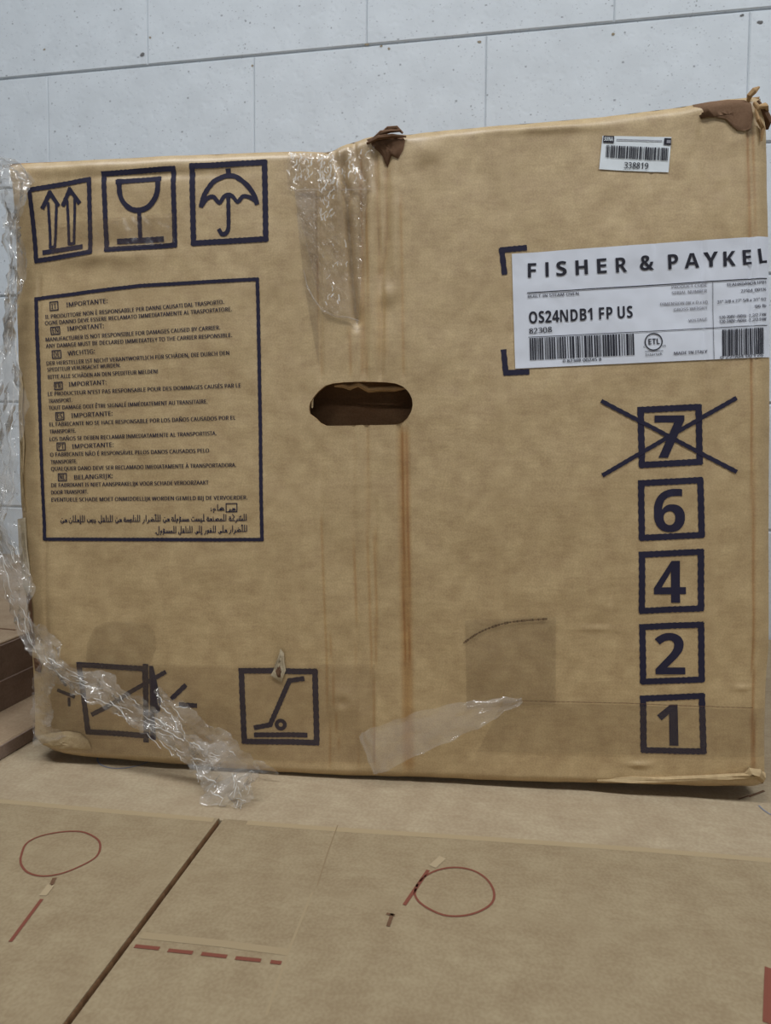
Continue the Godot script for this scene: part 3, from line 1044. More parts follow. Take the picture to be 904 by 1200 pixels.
func build_torn_bits(c: Node3D) -> void:
	tag(part("torn_patch", scrap([Vector2(-0.0197,0.6009), Vector2(-0.0146,0.6038), Vector2(-0.0076,0.6051), Vector2(0.0010,0.6056), Vector2(0.0127,0.6045), Vector2(0.0159,0.5983), Vector2(0.0144,0.5900), Vector2(0.0098,0.5818), Vector2(0.0035,0.5850), Vector2(-0.0003,0.5752), Vector2(-0.0043,0.5845), Vector2(-0.0082,0.5892), Vector2(-0.0137,0.5939)], 0.0015, 0.0016, 3), M.kraft_torn, c), "dark torn board under the middle of the top edge")
	for k in 3:
		var pts: Array = [[Vector3(-0.0136,0.6000,0.0020), Vector3(-0.0056,0.6042,0.0040), Vector3(0.0028,0.6066,0.0030), Vector3(0.0119,0.6076,0.0000)], [Vector3(-0.0191,0.5967,0.0010), Vector3(-0.0077,0.5997,0.0060), Vector3(0.0047,0.6009,0.0060), Vector3(0.0167,0.6017,0.0010)], [Vector3(-0.0080,0.6060,-0.0040), Vector3(-0.0001,0.6107,-0.0030), Vector3(0.0075,0.6124,-0.0060), Vector3(0.0132,0.6068,-0.0040)]][k]
		part("torn_shred", curl(pts, 0.0020, 20 + k), M.kraft_torn, c)
	tag(part("torn_patch", scrap([Vector2(0.2678,0.6227), Vector2(0.2835,0.6250), Vector2(0.2977,0.6260), Vector2(0.3105,0.6248), Vector2(0.3157,0.6203), Vector2(0.3174,0.6102), Vector2(0.3163,0.5993), Vector2(0.3107,0.5973), Vector2(0.3050,0.5982), Vector2(0.2999,0.6027), Vector2(0.2947,0.6080), Vector2(0.2861,0.6097), Vector2(0.2789,0.6096), Vector2(0.2739,0.6087)], 0.0004, 0.0005, 5, 0.0012), M.kraft_stain, c), "brown torn patch at the top corner above the white label")
	for k in 4:
		var pts: Array = [[Vector3(0.3136,0.6212,-0.0020), Vector3(0.3139,0.6267,0.0020), Vector3(0.3169,0.6304,0.0030), Vector3(0.3222,0.6344,0.0000)], [Vector3(0.3176,0.6208,0.0020), Vector3(0.3205,0.6155,0.0040), Vector3(0.3277,0.6184,0.0000), Vector3(0.3324,0.6165,-0.0060)], [Vector3(0.3188,0.6146,0.0030), Vector3(0.3208,0.6055,0.0040), Vector3(0.3258,0.5993,0.0010), Vector3(0.3259,0.5889,0.0000)], [Vector3(0.3228,0.6247,-0.0040), Vector3(0.3297,0.6137,-0.0060), Vector3(0.3350,0.6094,-0.0100), Vector3(0.3347,0.6029,-0.0120)]][k]
		part("torn_shred", curl(pts, [0.0026, 0.0024, 0.0020, 0.0034][k], 30 + k), M.kraft_side if k < 3 else M.kraft_torn, c)
	# torn left edge: pale liner strips
	part("torn_edge", scrap([Vector2(-0.3667,0.2446), Vector2(-0.3576,0.2467), Vector2(-0.3565,0.2178), Vector2(-0.3540,0.1940), Vector2(-0.3536,0.1751), Vector2(-0.3584,0.1659), Vector2(-0.3619,0.1745), Vector2(-0.3640,0.2002), Vector2(-0.3664,0.2173)], 0.0018, 0.0016, 7), M.torn_white, c)
	part("torn_edge", scrap([Vector2(-0.3611,0.3948), Vector2(-0.3571,0.3764), Vector2(-0.3589,0.3530), Vector2(-0.3565,0.3195), Vector2(-0.3598,0.2857), Vector2(-0.3574,0.2519), Vector2(-0.3620,0.2533), Vector2(-0.3631,0.2855), Vector2(-0.3633,0.3194), Vector2(-0.3633,0.3614)], 0.0012, 0.0014, 8), M.kraft_pale, c)
	part("torn_edge", scrap([Vector2(-0.3592,0.1745), Vector2(-0.3528,0.1666), Vector2(-0.3515,0.1408), Vector2(-0.3502,0.1184), Vector2(-0.3538,0.1143), Vector2(-0.3564,0.1314), Vector2(-0.3587,0.1530)], 0.0010, 0.0016, 9), M.kraft_torn, c)
	part("torn_edge", scrap([Vector2(-0.3529,0.1057), Vector2(-0.3451,0.1052), Vector2(-0.3421,0.0986), Vector2(-0.3444,0.0914), Vector2(-0.3511,0.0921)], 0.0014, 0.0016, 10), M.kraft_torn, c)
	# flake torn out of the hand truck symbol
	part("torn_flake", scrap([Vector2(-0.1057,0.1072), Vector2(-0.1015,0.1190), Vector2(-0.0990,0.1266), Vector2(-0.0957,0.1225), Vector2(-0.0957,0.1134), Vector2(-0.0940,0.1060), Vector2(-0.0965,0.0992), Vector2(-0.0982,0.0933), Vector2(-0.1024,0.0956), Vector2(-0.1090,0.1003), Vector2(-0.1065,0.1046)], 0.0020, 0.0026, 12, 0.0008), M.torn_white, c)
	part("torn_flake", scrap([Vector2(-0.1040,0.1056), Vector2(-0.0998,0.1124), Vector2(-0.0973,0.1058), Vector2(-0.0982,0.0991), Vector2(-0.1015,0.0990)], 0.0022, 0.0020, 13, 0.0024), M.kraft_torn, c)
	# crushed pale fold along the foot of the front
	part("crushed_fold", curl([Vector3(0.1993,0.0128,-0.0010), Vector3(0.2298,0.0151,0.0000), Vector3(0.2599,0.0177,0.0010), Vector3(0.2897,0.0211,0.0020), Vector3(0.3112,0.0249,0.0040), Vector3(0.3300,0.0272,0.0050), Vector3(0.3407,0.0257,0.0040)], 0.0032, 41), M.kraft_fold, c)
	part("crushed_fold", curl([Vector3(0.3250,0.0235,0.0030), Vector3(0.3323,0.0326,0.0060), Vector3(0.3383,0.0313,0.0060), Vector3(0.3442,0.0236,0.0010), Vector3(0.3468,0.0278,-0.0020)], 0.0036, 42), M.kraft_fold, c)
	part("crushed_fold", scrap([Vector2(-0.3529,0.0253), Vector2(-0.3335,0.0319), Vector2(-0.3152,0.0348), Vector2(-0.3019,0.0337), Vector2(-0.2940,0.0272), Vector2(-0.2898,0.0179), Vector2(-0.3022,0.0164), Vector2(-0.3201,0.0146), Vector2(-0.3358,0.0160), Vector2(-0.3496,0.0163)], 0.0030, 0.0012, 43), M.kraft_pale, c)
	# shreds hanging from the top of the hand hole
	part("torn_liner", curl([Vector3(-0.0492,0.3769,-0.0040), Vector3(-0.0414,0.3771,-0.0060), Vector3(-0.0349,0.3747,-0.0060), Vector3(-0.0266,0.3778,-0.0040), Vector3(-0.0171,0.3731,-0.0060), Vector3(-0.0059,0.3739,-0.0060), Vector3(0.0070,0.3740,-0.0060), Vector3(0.0183,0.3747,-0.0040)], 0.0024, 51), M.kraft_side, c)
	part("torn_liner", curl([Vector3(-0.0699,0.3560,-0.0020), Vector3(-0.0701,0.3664,-0.0030), Vector3(-0.0654,0.3737,-0.0040), Vector3(-0.0571,0.3785,-0.0030)], 0.0016, 52), M.kraft_pale, c)


func build_symbols(c: Node3D) -> void:
	var st := start()
	var s := 0.0040
	# this way up
	stroke(st, frame_inside([Vector2(-0.3497,0.5662), Vector2(-0.2834,0.5746), Vector2(-0.2823,0.5015), Vector2(-0.3426,0.4937)], 0.0045), 0.0045)
	for a in [[Vector2(-0.3337,0.5481), Vector2(-0.3264,0.5613), Vector2(-0.3191,0.5502)], [Vector2(-0.3130,0.5501), Vector2(-0.3060,0.5638), Vector2(-0.2969,0.5515)]]:
		stroke(st, a, 0.0042)
	fill(st, [Vector2(-0.3304,0.5547), Vector2(-0.3263,0.5619), Vector2(-0.3226,0.5564), Vector2(-0.3264,0.5564)])
	fill(st, [Vector2(-0.3097,0.5573), Vector2(-0.3060,0.5644), Vector2(-0.3019,0.5583), Vector2(-0.3061,0.5584)])
	for a in [[Vector2(-0.3285,0.5511), Vector2(-0.3267,0.5092), Vector2(-0.3221,0.5097), Vector2(-0.3201,0.5521)], [Vector2(-0.3091,0.5524), Vector2(-0.3072,0.5119), Vector2(-0.3021,0.5124), Vector2(-0.3010,0.5534)]]:
		stroke(st, a, 0.0028)
	stroke(st, [Vector2(-0.3320,0.5044), Vector2(-0.2950,0.5087)], 0.0046)
	part("upright_symbol", finish(st), M.ink, c)
	# glass
	st = start()
	stroke(st, frame_inside([Vector2(-0.2731,0.5788), Vector2(-0.1998,0.5819), Vector2(-0.1989,0.5065), Vector2(-0.2704,0.5028)], 0.0047), 0.0047)
	stroke(st, [Vector2(-0.2565,0.5686), Vector2(-0.2161,0.5705)], 0.0046)
	stroke(st, smooth_line([Vector2(-0.2552,0.5691), Vector2(-0.2547,0.5575), Vector2(-0.2510,0.5493), Vector2(-0.2441,0.5432), Vector2(-0.2359,0.5418), Vector2(-0.2271,0.5446), Vector2(-0.2207,0.5516), Vector2(-0.2175,0.5596), Vector2(-0.2171,0.5699)]), 0.0048)
	stroke(st, [Vector2(-0.2359,0.5418), Vector2(-0.2353,0.5137)], 0.0040)
	stroke(st, [Vector2(-0.2553,0.5128), Vector2(-0.2148,0.5145)], 0.0052)
	part("fragile_symbol", finish(st), M.ink, c)
	# umbrella
	st = start()
	stroke(st, frame_inside([Vector2(-0.1867,0.5839), Vector2(-0.1121,0.5856), Vector2(-0.1107,0.5100), Vector2(-0.1857,0.5074)], 0.0052), 0.0052)
	stroke(st, smooth_line([Vector2(-0.1752,0.5452), Vector2(-0.1720,0.5555), Vector2(-0.1639,0.5662), Vector2(-0.1553,0.5707), Vector2(-0.1491,0.5717), Vector2(-0.1418,0.5704), Vector2(-0.1320,0.5631), Vector2(-0.1253,0.5544), Vector2(-0.1223,0.5464)]), 0.0044)
	stroke(st, smooth_line([Vector2(-0.1746,0.5452), Vector2(-0.1699,0.5510), Vector2(-0.1640,0.5527), Vector2(-0.1579,0.5472), Vector2(-0.1535,0.5524), Vector2(-0.1492,0.5541), Vector2(-0.1449,0.5522), Vector2(-0.1400,0.5474), Vector2(-0.1351,0.5520), Vector2(-0.1290,0.5513), Vector2(-0.1223,0.5470)]), 0.0036)
	stroke(st, [Vector2(-0.1494,0.5758), Vector2(-0.1491,0.5723)], 0.0050)
	stroke(st, smooth_line([Vector2(-0.1492,0.5535), Vector2(-0.1490,0.5358), Vector2(-0.1493,0.5234), Vector2(-0.1518,0.5187), Vector2(-0.1555,0.5182), Vector2(-0.1577,0.5212)]), 0.0038)
	part("keep_dry_symbol", finish(st), M.ink, c)
	# do not clamp
	st = start()
	stroke(st, frame_inside([Vector2(-0.3052,0.1051), Vector2(-0.2317,0.1042), Vector2(-0.2307,0.0313), Vector2(-0.2966,0.0323)], 0.0055), 0.0055)
	stroke(st, [Vector2(-0.2334,0.1037), Vector2(-0.2342,0.0302)], 0.0055)
	fill(st, [Vector2(-0.2299,0.1047), Vector2(-0.2256,0.1048), Vector2(-0.2207,0.0821), Vector2(-0.2182,0.0720), Vector2(-0.2192,0.0601), Vector2(-0.2235,0.0564), Vector2(-0.2296,0.0587)])
	fill(st, [Vector2(-0.2304,0.0587), Vector2(-0.2253,0.0564), Vector2(-0.2238,0.0308), Vector2(-0.2299,0.0305)])
	stroke(st, [Vector2(-0.2883,0.0534), Vector2(-0.2723,0.0619)], 0.0046)
	stroke(st, [Vector2(-0.2723,0.0619), Vector2(-0.2511,0.0765), Vector2(-0.2145,0.0985)], 0.0042)
	stroke(st, [Vector2(-0.2061,0.0743), Vector2(-0.1939,0.0863)], 0.0046)
	stroke(st, [Vector2(-0.1975,0.0679), Vector2(-0.1838,0.0676)], 0.0046)
	stroke(st, [Vector2(-0.3240,0.0906), Vector2(-0.3171,0.0814)], 0.0030)
	stroke(st, [Vector2(-0.3243,0.0750), Vector2(-0.3093,0.0697)], 0.0036)
	stroke(st, [Vector2(-0.3138,0.0669), Vector2(-0.3139,0.0608)], 0.0030)
	part("no_clamp_symbol", finish(st), M.ink, c)
	# hand truck
	st = start()
	stroke(st, frame_inside([Vector2(-0.1401,0.1066), Vector2(-0.0633,0.1084), Vector2(-0.0615,0.0331), Vector2(-0.1379,0.0309)], 0.0055), 0.0055)
	stroke(st, [Vector2(-0.0784,0.0981), Vector2(-0.0906,0.0958), Vector2(-0.1099,0.0512), Vector2(-0.1233,0.0483)], 0.0048)
	stroke(st, [Vector2(-0.1233,0.0408), Vector2(-0.0758,0.0425)], 0.0048)
	var hub := Vector2(-0.0995,0.0517)
	stroke(st, ring(hub, Vector2(0.0039, 0.0039)), 0.0036, 0.0004, 0.0)
	part("hand_truck_symbol", finish(st), M.ink, c)
	# corner marks beside the label
	st = start()
	stroke(st, [Vector2(0.1068,0.4794), Vector2(0.1041,0.4989), Vector2(0.1241,0.5006)], 0.0050)
	part("corner_mark", finish(st), M.ink, c)
	st = start()
	stroke(st, [Vector2(0.1073,0.4073), Vector2(0.1093,0.3885), Vector2(0.1280,0.3894)], 0.0050)
	part("corner_mark", finish(st), M.ink, c)


func build_numbers(c: Node3D) -> void:
	var frames := [[Vector2(0.2263,0.3582), Vector2(0.2819,0.3614), Vector2(0.2849,0.3071), Vector2(0.2287,0.3033)], [Vector2(0.2283,0.2925), Vector2(0.2853,0.2964), Vector2(0.2883,0.2415), Vector2(0.2304,0.2375)], [Vector2(0.2306,0.2278), Vector2(0.2879,0.2319), Vector2(0.2895,0.1752), Vector2(0.2321,0.1706)], [Vector2(0.2330,0.1612), Vector2(0.2898,0.1659), Vector2(0.2922,0.1099), Vector2(0.2352,0.1051)], [Vector2(0.2355,0.0947), Vector2(0.2925,0.1004), Vector2(0.2957,0.0435), Vector2(0.2376,0.0408)]]
	var feet := [[Vector2(0.2418,0.3129), Vector2(0.2677,0.3132), Vector2(0.2667,0.3510)], [Vector2(0.2435,0.2467), Vector2(0.2705,0.2472), Vector2(0.2694,0.2854)], [Vector2(0.2452,0.1814), Vector2(0.2735,0.1823), Vector2(0.2725,0.2205)], [Vector2(0.2485,0.1155), Vector2(0.2748,0.1166), Vector2(0.2737,0.1545)], [Vector2(0.2524,0.0490), Vector2(0.2707,0.0499), Vector2(0.2696,0.0883)]]
	var said := ["7", "6", "4", "2", "1"]
	for i in 5:
		var st := start()
		stroke(st, frame_inside(frames[i], 0.0056), 0.0056)
		var o := part("number_box", finish(st), M.ink, c)
		tag(o, "stacking number %s in a square frame" % said[i])
		var f: Array = feet[i]
		words("digit", said[i], f[0], f[1], (f[1] as Vector2).distance_to(f[2]), M.ink, o, bold)
	var x := start()
	stroke(x, [Vector2(0.1961,0.3627), Vector2(0.3120,0.3020)], 0.0038, 0.0006)
	stroke(x, [Vector2(0.1982,0.2976), Vector2(0.3097,0.3657)], 0.0038, 0.0006)
	part("cross_mark", finish(x), M.ink, c)


# ---------------------------------------------------------------- the notice
func line_of(n: Node3D, what: String, ends: Array, tall: float) -> void:
	words("text_line", what, ends[0], ends[1], tall, M.ink, n, plain)


func build_notice(c: Node3D) -> void:
	var st := start()
	stroke(st, closed(frame_inside([Vector2(-0.3429,0.4615), Vector2(-0.2371,0.4713), Vector2(-0.1200,0.4776), Vector2(-0.1151,0.2295), Vector2(-0.3381,0.2243)], 0.0034)), 0.0034)
	var n := part("warning_notice", finish(st), M.ink, c)
	var h := 0.0043
	var s := 0.0038
	line_of(n, "IMPORTANTE:", [Vector2(-0.3102,0.4517), Vector2(-0.2683,0.4551)], h)
	line_of(n, "IL PRODUTTORE NON È RESPONSABILE PER DANNI CAUSATI DAL TRASPORTO.", [Vector2(-0.3314,0.4405), Vector2(-0.1536,0.4532)], s)
	line_of(n, "OGNI DANNO DEVE ESSERE RECLAMATO IMMEDIATAMENTE AL TRASPORTATORE.", [Vector2(-0.3315,0.4345), Vector2(-0.1460,0.4465)], s)
	line_of(n, "IMPORTANT:", [Vector2(-0.3092,0.4287), Vector2(-0.2721,0.4314)], h)
	line_of(n, "MANUFACTURER IS NOT RESPONSIBLE FOR DAMAGES CAUSED BY CARRIER.", [Vector2(-0.3312,0.4187), Vector2(-0.1576,0.4294)], s)
	line_of(n, "ANY DAMAGE MUST BE DECLARED IMMEDIATELY TO THE CARRIER RESPONSIBLE.", [Vector2(-0.3311,0.4125), Vector2(-0.1461,0.4222)], s)
	line_of(n, "WICHTIG:", [Vector2(-0.3090,0.4051), Vector2(-0.2812,0.4072)], h)
	line_of(n, "DER HERSTELLER IST NICHT VERANTWORTLICH FÜR SCHÄDEN, DIE DURCH DEN", [Vector2(-0.3308,0.3958), Vector2(-0.1489,0.4055)], s)
	line_of(n, "SPEDITEUR VERURSACHT WURDEN.", [Vector2(-0.3301,0.3898), Vector2(-0.2558,0.3941)], s)
	line_of(n, "BITTE ALLE SCHÄDEN AN DEN SPEDITEUR MELDEN!", [Vector2(-0.3296,0.3827), Vector2(-0.2190,0.3882)], s)
	line_of(n, "IMPORTANT:", [Vector2(-0.3081,0.3753), Vector2(-0.2703,0.3776)], h)
	line_of(n, "LE PRODUCTEUR N'EST PAS RESPONSABLE POUR DES DOMMAGES CAUSÉS PAR LE", [Vector2(-0.3299,0.3663), Vector2(-0.1381,0.3751)], s)
	line_of(n, "TRANSPORT.", [Vector2(-0.3295,0.3594), Vector2(-0.3055,0.3606)], s)
	line_of(n, "TOUT DAMAGE DOIT ÊTRE SIGNALÉ IMMÉDIATEMENT AU TRANSITAIRE.", [Vector2(-0.3293,0.3528), Vector2(-0.1704,0.3598)], s)
	line_of(n, "IMPORTANTE:", [Vector2(-0.3066,0.3452), Vector2(-0.2647,0.3477)], h)
	line_of(n, "EL FABRICANTE NO SE HACE RESPONSABLE POR LOS DAÑOS CAUSADOS POR EL", [Vector2(-0.3290,0.3368), Vector2(-0.1431,0.3446)], s)
	line_of(n, "TRANSPORTE.", [Vector2(-0.3289,0.3297), Vector2(-0.3025,0.3310)], s)
	line_of(n, "LOS DAÑOS SE DEBEN RECLAMAR INMEDIATAMENTE AL TRANSPORTISTA.", [Vector2(-0.3290,0.3225), Vector2(-0.1615,0.3297)], s)
	line_of(n, "IMPORTANTE:", [Vector2(-0.3062,0.3153), Vector2(-0.2640,0.3176)], h)
	line_of(n, "O FABRICANTE NÃO É RESPONSÁVEL PELOS DANOS CAUSADOS PELO", [Vector2(-0.3287,0.3073), Vector2(-0.1688,0.3132)], s)
	line_of(n, "TRANSPORTE.", [Vector2(-0.3283,0.3001), Vector2(-0.3016,0.3013)], s)
	line_of(n, "QUALQUER DANO DEVE SER RECLAMADO IMEDIATAMENTE À TRANSPORTADORA.", [Vector2(-0.3281,0.2935), Vector2(-0.1422,0.2997)], s)
	line_of(n, "BELANGRIJK:", [Vector2(-0.3047,0.2852), Vector2(-0.2650,0.2874)], h)
	line_of(n, "DE FABRIKANT IS NIET AANSPRAKELIJK VOOR SCHADE VEROORZAAKT", [Vector2(-0.3281,0.2774), Vector2(-0.1690,0.2828)], s)
	line_of(n, "DOOR TRANSPORT.", [Vector2(-0.3282,0.2704), Vector2(-0.2905,0.2719)], s)
	line_of(n, "EVENTUELE SCHADE MOET ONMIDDELLIJK WORDEN GEMELD BIJ DE VERVOERDER.", [Vector2(-0.3281,0.2632), Vector2(-0.1310,0.2691)], s)
	var marks := [["IT", [Vector2(-0.3273,0.4570), Vector2(-0.3184,0.4577), Vector2(-0.3180,0.4488), Vector2(-0.3269,0.4480)]], ["EN", [Vector2(-0.3264,0.4328), Vector2(-0.3169,0.4336), Vector2(-0.3164,0.4257), Vector2(-0.3259,0.4250)]], ["DE", [Vector2(-0.3253,0.4103), Vector2(-0.3158,0.4108), Vector2(-0.3154,0.4026), Vector2(-0.3249,0.4021)]], ["FR", [Vector2(-0.3236,0.3797), Vector2(-0.3146,0.3803), Vector2(-0.3145,0.3726), Vector2(-0.3234,0.3720)]], ["ES", [Vector2(-0.3227,0.3506), Vector2(-0.3137,0.3512), Vector2(-0.3136,0.3430), Vector2(-0.3225,0.3424)]], ["PT", [Vector2(-0.3221,0.3212), Vector2(-0.3131,0.3215), Vector2(-0.3129,0.3136), Vector2(-0.3219,0.3132)]], ["NL", [Vector2(-0.3214,0.2911), Vector2(-0.3124,0.2915), Vector2(-0.3123,0.2837), Vector2(-0.3213,0.2833)]], ["", [Vector2(-0.1521,0.2652), Vector2(-0.1407,0.2656), Vector2(-0.1407,0.2569), Vector2(-0.1521,0.2565)]]]
	for m in marks:
		st = start()
		stroke(st, frame_inside(m[1], 0.0009), 0.0009, 0.0004, 0.0)
		var o := part("language_mark", finish(st), M.ink, n)
		if m[0] != "":
			var q: Array = m[1]
			var lo: Vector2 = (q[3] as Vector2).lerp(q[0], 0.2)
			var hi: Vector2 = (q[2] as Vector2).lerp(q[1], 0.2)
			words("language_mark", m[0], lo.lerp(hi, 0.2), lo.lerp(hi, 0.8), 0.0050, M.ink, n, plain)
	arabic("عر", Vector2(-0.1424,0.2588), Vector2(-0.1502,0.2584), 0.0048, n)
	arabic("هام:", Vector2(-0.1535,0.2586), Vector2(-0.1674,0.2581), 0.0056, n)
	arabic("الشركة المصنعة ليست مسؤولة عن الأضرار الناجمة عن الناقل. يجب الإعلان عن", Vector2(-0.1311,0.2492), Vector2(-0.3191,0.2435), 0.0062, n)
	arabic("الأضرار على الفور إلى الناقل المسؤول.", Vector2(-0.1308,0.2386), Vector2(-0.2225,0.2350), 0.0062, n)


# a small pen for joined Arabic writing: each letter is [width, strokes, dots above, dots below]; x runs with the writing
func pen(letter: String, joins_next: bool, _joined: bool) -> Array:
	match letter:
		"ا": return [0.28, [[Vector2(0.12, 0.95), Vector2(0.14, 0.0)]], 0, 0]
		"أ": return [0.28, [[Vector2(0.12, 0.75), Vector2(0.14, 0.0)], [Vector2(0.2, 1.05), Vector2(0.05, 0.95), Vector2(0.22, 0.88)]], 0, 0]
		"إ": return [0.28, [[Vector2(0.12, 0.95), Vector2(0.14, 0.0)], [Vector2(0.2, -0.15), Vector2(0.05, -0.25), Vector2(0.22, -0.32)]], 0, 0]
		"ل": return [0.30, [[Vector2(0.12, 1.0), Vector2(0.14, 0.0)]], 0, 0] if joins_next else [0.5, [[Vector2(0.12, 1.0), Vector2(0.14, 0.0), Vector2(0.25, -0.28), Vector2(0.45, -0.22), Vector2(0.5, 0.05)]], 0, 0]
		"ش": return [0.66, [[Vector2(0.05, 0.0), Vector2(0.06, 0.3), Vector2(0.1, 0.02), Vector2(0.27, 0.02), Vector2(0.28, 0.3), Vector2(0.32, 0.02), Vector2(0.49, 0.02), Vector2(0.5, 0.34), Vector2(0.53, 0.0)]], 3, 0]
		"س": return [0.66, [[Vector2(0.05, 0.0), Vector2(0.06, 0.3), Vector2(0.1, 0.02), Vector2(0.27, 0.02), Vector2(0.28, 0.3), Vector2(0.32, 0.02), Vector2(0.49, 0.02), Vector2(0.5, 0.34), Vector2(0.53, 0.0)]], 0, 0]
		"ر": return [0.34, [[Vector2(0.08, 0.25), Vector2(0.12, 0.0), Vector2(0.2, -0.2), Vector2(0.34, -0.3)]], 0, 0]
		"ك": return [0.5, [[Vector2(0.35, 0.95), Vector2(0.1, 0.55), Vector2(0.32, 0.3), Vector2(0.3, 0.0)]], 0, 0]
		"ة": return [0.36, [[Vector2(0.0, 0.0), Vector2(0.12, 0.4), Vector2(0.3, 0.3), Vector2(0.3, 0.05), Vector2(0.08, 0.02)]], 2, 0]
		"ه": return [0.5, [[Vector2(0.1, 0.0), Vector2(0.05, 0.3), Vector2(0.25, 0.45), Vector2(0.42, 0.2), Vector2(0.25, 0.0), Vector2(0.2, 0.25), Vector2(0.5, 0.0)]], 0, 0]
		"م": return [0.4, [[Vector2(0.05, 0.0), Vector2(0.12, 0.28), Vector2(0.28, 0.24), Vector2(0.28, 0.0)]], 0, 0] if joins_next else [0.4, [[Vector2(0.05, 0.0), Vector2(0.12, 0.28), Vector2(0.28, 0.2), Vector2(0.2, 0.0), Vector2(0.26, -0.4)]], 0, 0]
		"ص", "ض": return [0.7, [[Vector2(0.05, 0.0), Vector2(0.14, 0.28), Vector2(0.32, 0.36), Vector2(0.42, 0.16), Vector2(0.3, 0.0)], [Vector2(0.5, 0.0), Vector2(0.52, 0.25)]], 1 if letter == "ض" else 0, 0]
		"ن": return [0.28, [[Vector2(0.12, 0.0), Vector2(0.13, 0.32)]], 1, 0] if joins_next else [0.5, [[Vector2(0.06, 0.2), Vector2(0.1, -0.1), Vector2(0.26, -0.25), Vector2(0.44, -0.1), Vector2(0.46, 0.2)]], 1, 0]
		"ع": return [0.42, [[Vector2(0.1, 0.0), Vector2(0.06, 0.3), Vector2(0.3, 0.32), Vector2(0.12, 0.08), Vector2(0.4, 0.0)]], 0, 0]
		"ي": return [0.28, [[Vector2(0.12, 0.0), Vector2(0.13, 0.32)]], 0, 2]
		"ب": return [0.5, [[Vector2(0.05, 0.3), Vector2(0.08, 0.0), Vector2(0.45, 0.0), Vector2(0.48, 0.3)]], 0, 1]
		"ت": return [0.28, [[Vector2(0.12, 0.0), Vector2(0.13, 0.32)]], 2, 0] if joins_next else [0.6, [[Vector2(0.04, 0.25), Vector2(0.08, 0.0), Vector2(0.5, 0.0), Vector2(0.56, 0.3)]], 2, 0]
		"و", "ؤ": return [0.38, [[Vector2(0.24, 0.05), Vector2(0.08, 0.1), Vector2(0.14, 0.34), Vector2(0.28, 0.26), Vector2(0.24, -0.1), Vector2(0.34, -0.28)]] + ([[Vector2(0.24, 0.62), Vector2(0.1, 0.52), Vector2(0.26, 0.45)]] if letter == "ؤ" else []), 0, 0]
		"ف", "ق": return [0.4, [[Vector2(0.26, 0.02), Vector2(0.1, 0.14), Vector2(0.16, 0.36), Vector2(0.3, 0.28), Vector2(0.28, 0.0)]], 1 if letter == "ف" else 2, 0]
		"ج": return [0.46, [[Vector2(0.04, 0.25), Vector2(0.24, 0.32), Vector2(0.44, 0.18), Vector2(0.2, 0.0)]], 0, 1]
		"ى": return [0.5, [[Vector2(0.04, 0.1), Vector2(0.2, 0.14), Vector2(0.1, -0.12), Vector2(0.3, -0.26), Vector2(0.48, 0.0)]], 0, 0]
		":": return [0.2, [[Vector2(0.1, 0.35), Vector2(0.1, 0.38)], [Vector2(0.1, 0.02), Vector2(0.1, 0.05)]], 0, 0]
		".": return [0.2, [[Vector2(0.1, 0.0), Vector2(0.1, 0.03)]], 0, 0]
	return [0.25, [], 0, 0]


func arabic(what: String, a: Vector2, b: Vector2, tall: float, parent: Node) -> void:
	var alone := "اأإروؤةى:. "
	var lines := []
	var x := 0.0
	for i in what.length():
		var ch := what[i]
		var next := what[i + 1] if i + 1 < what.length() else " "
		var joins := not alone.contains(ch) and next != " " and next != "." and next != ":"
		var before := i > 0 and not alone.contains(what[i - 1])
		var p := pen(ch, joins, before)
		var wide: float = p[0]
		for s in p[1]:
			var l := []
			for q in s:
				l.append(Vector2(x + q.x, q.y))
			lines.append(l)
		if joins:
			lines.append([Vector2(x, 0.0), Vector2(x + wide, 0.0)])
		elif before and ch != " ":
			lines.append([Vector2(x, 0.0), Vector2(x + wide * 0.5, 0.0)])
		for k in p[2]:
			var d := Vector2(x + wide * 0.5 + (k % 2) * 0.14 - (0.07 if p[2] > 1 else 0.0), 0.55 + (0.14 if k == 2 else 0.0))
			lines.append([d, d + Vector2(0.03, 0)])
		for k in p[3]:
			var d := Vector2(x + wide * 0.5 + k * 0.14 - (0.07 if p[3] > 1 else 0.0), -0.22)
			lines.append([d, d + Vector2(0.03, 0)])
		x += wide
	var st := start()
	var dir := (b - a).normalized()
	var rise := Vector2(dir.y, -dir.x)
	if rise.y < 0.0:
		rise = -rise
	for l in lines:
		var out := []
		for q in l:
			out.append(a.lerp(b, q.x / x) + rise * q.y * tall)
		stroke(st, out, 0.00075, 0.0004, 0.0)
	part("text_line", finish(st), M.ink, parent)


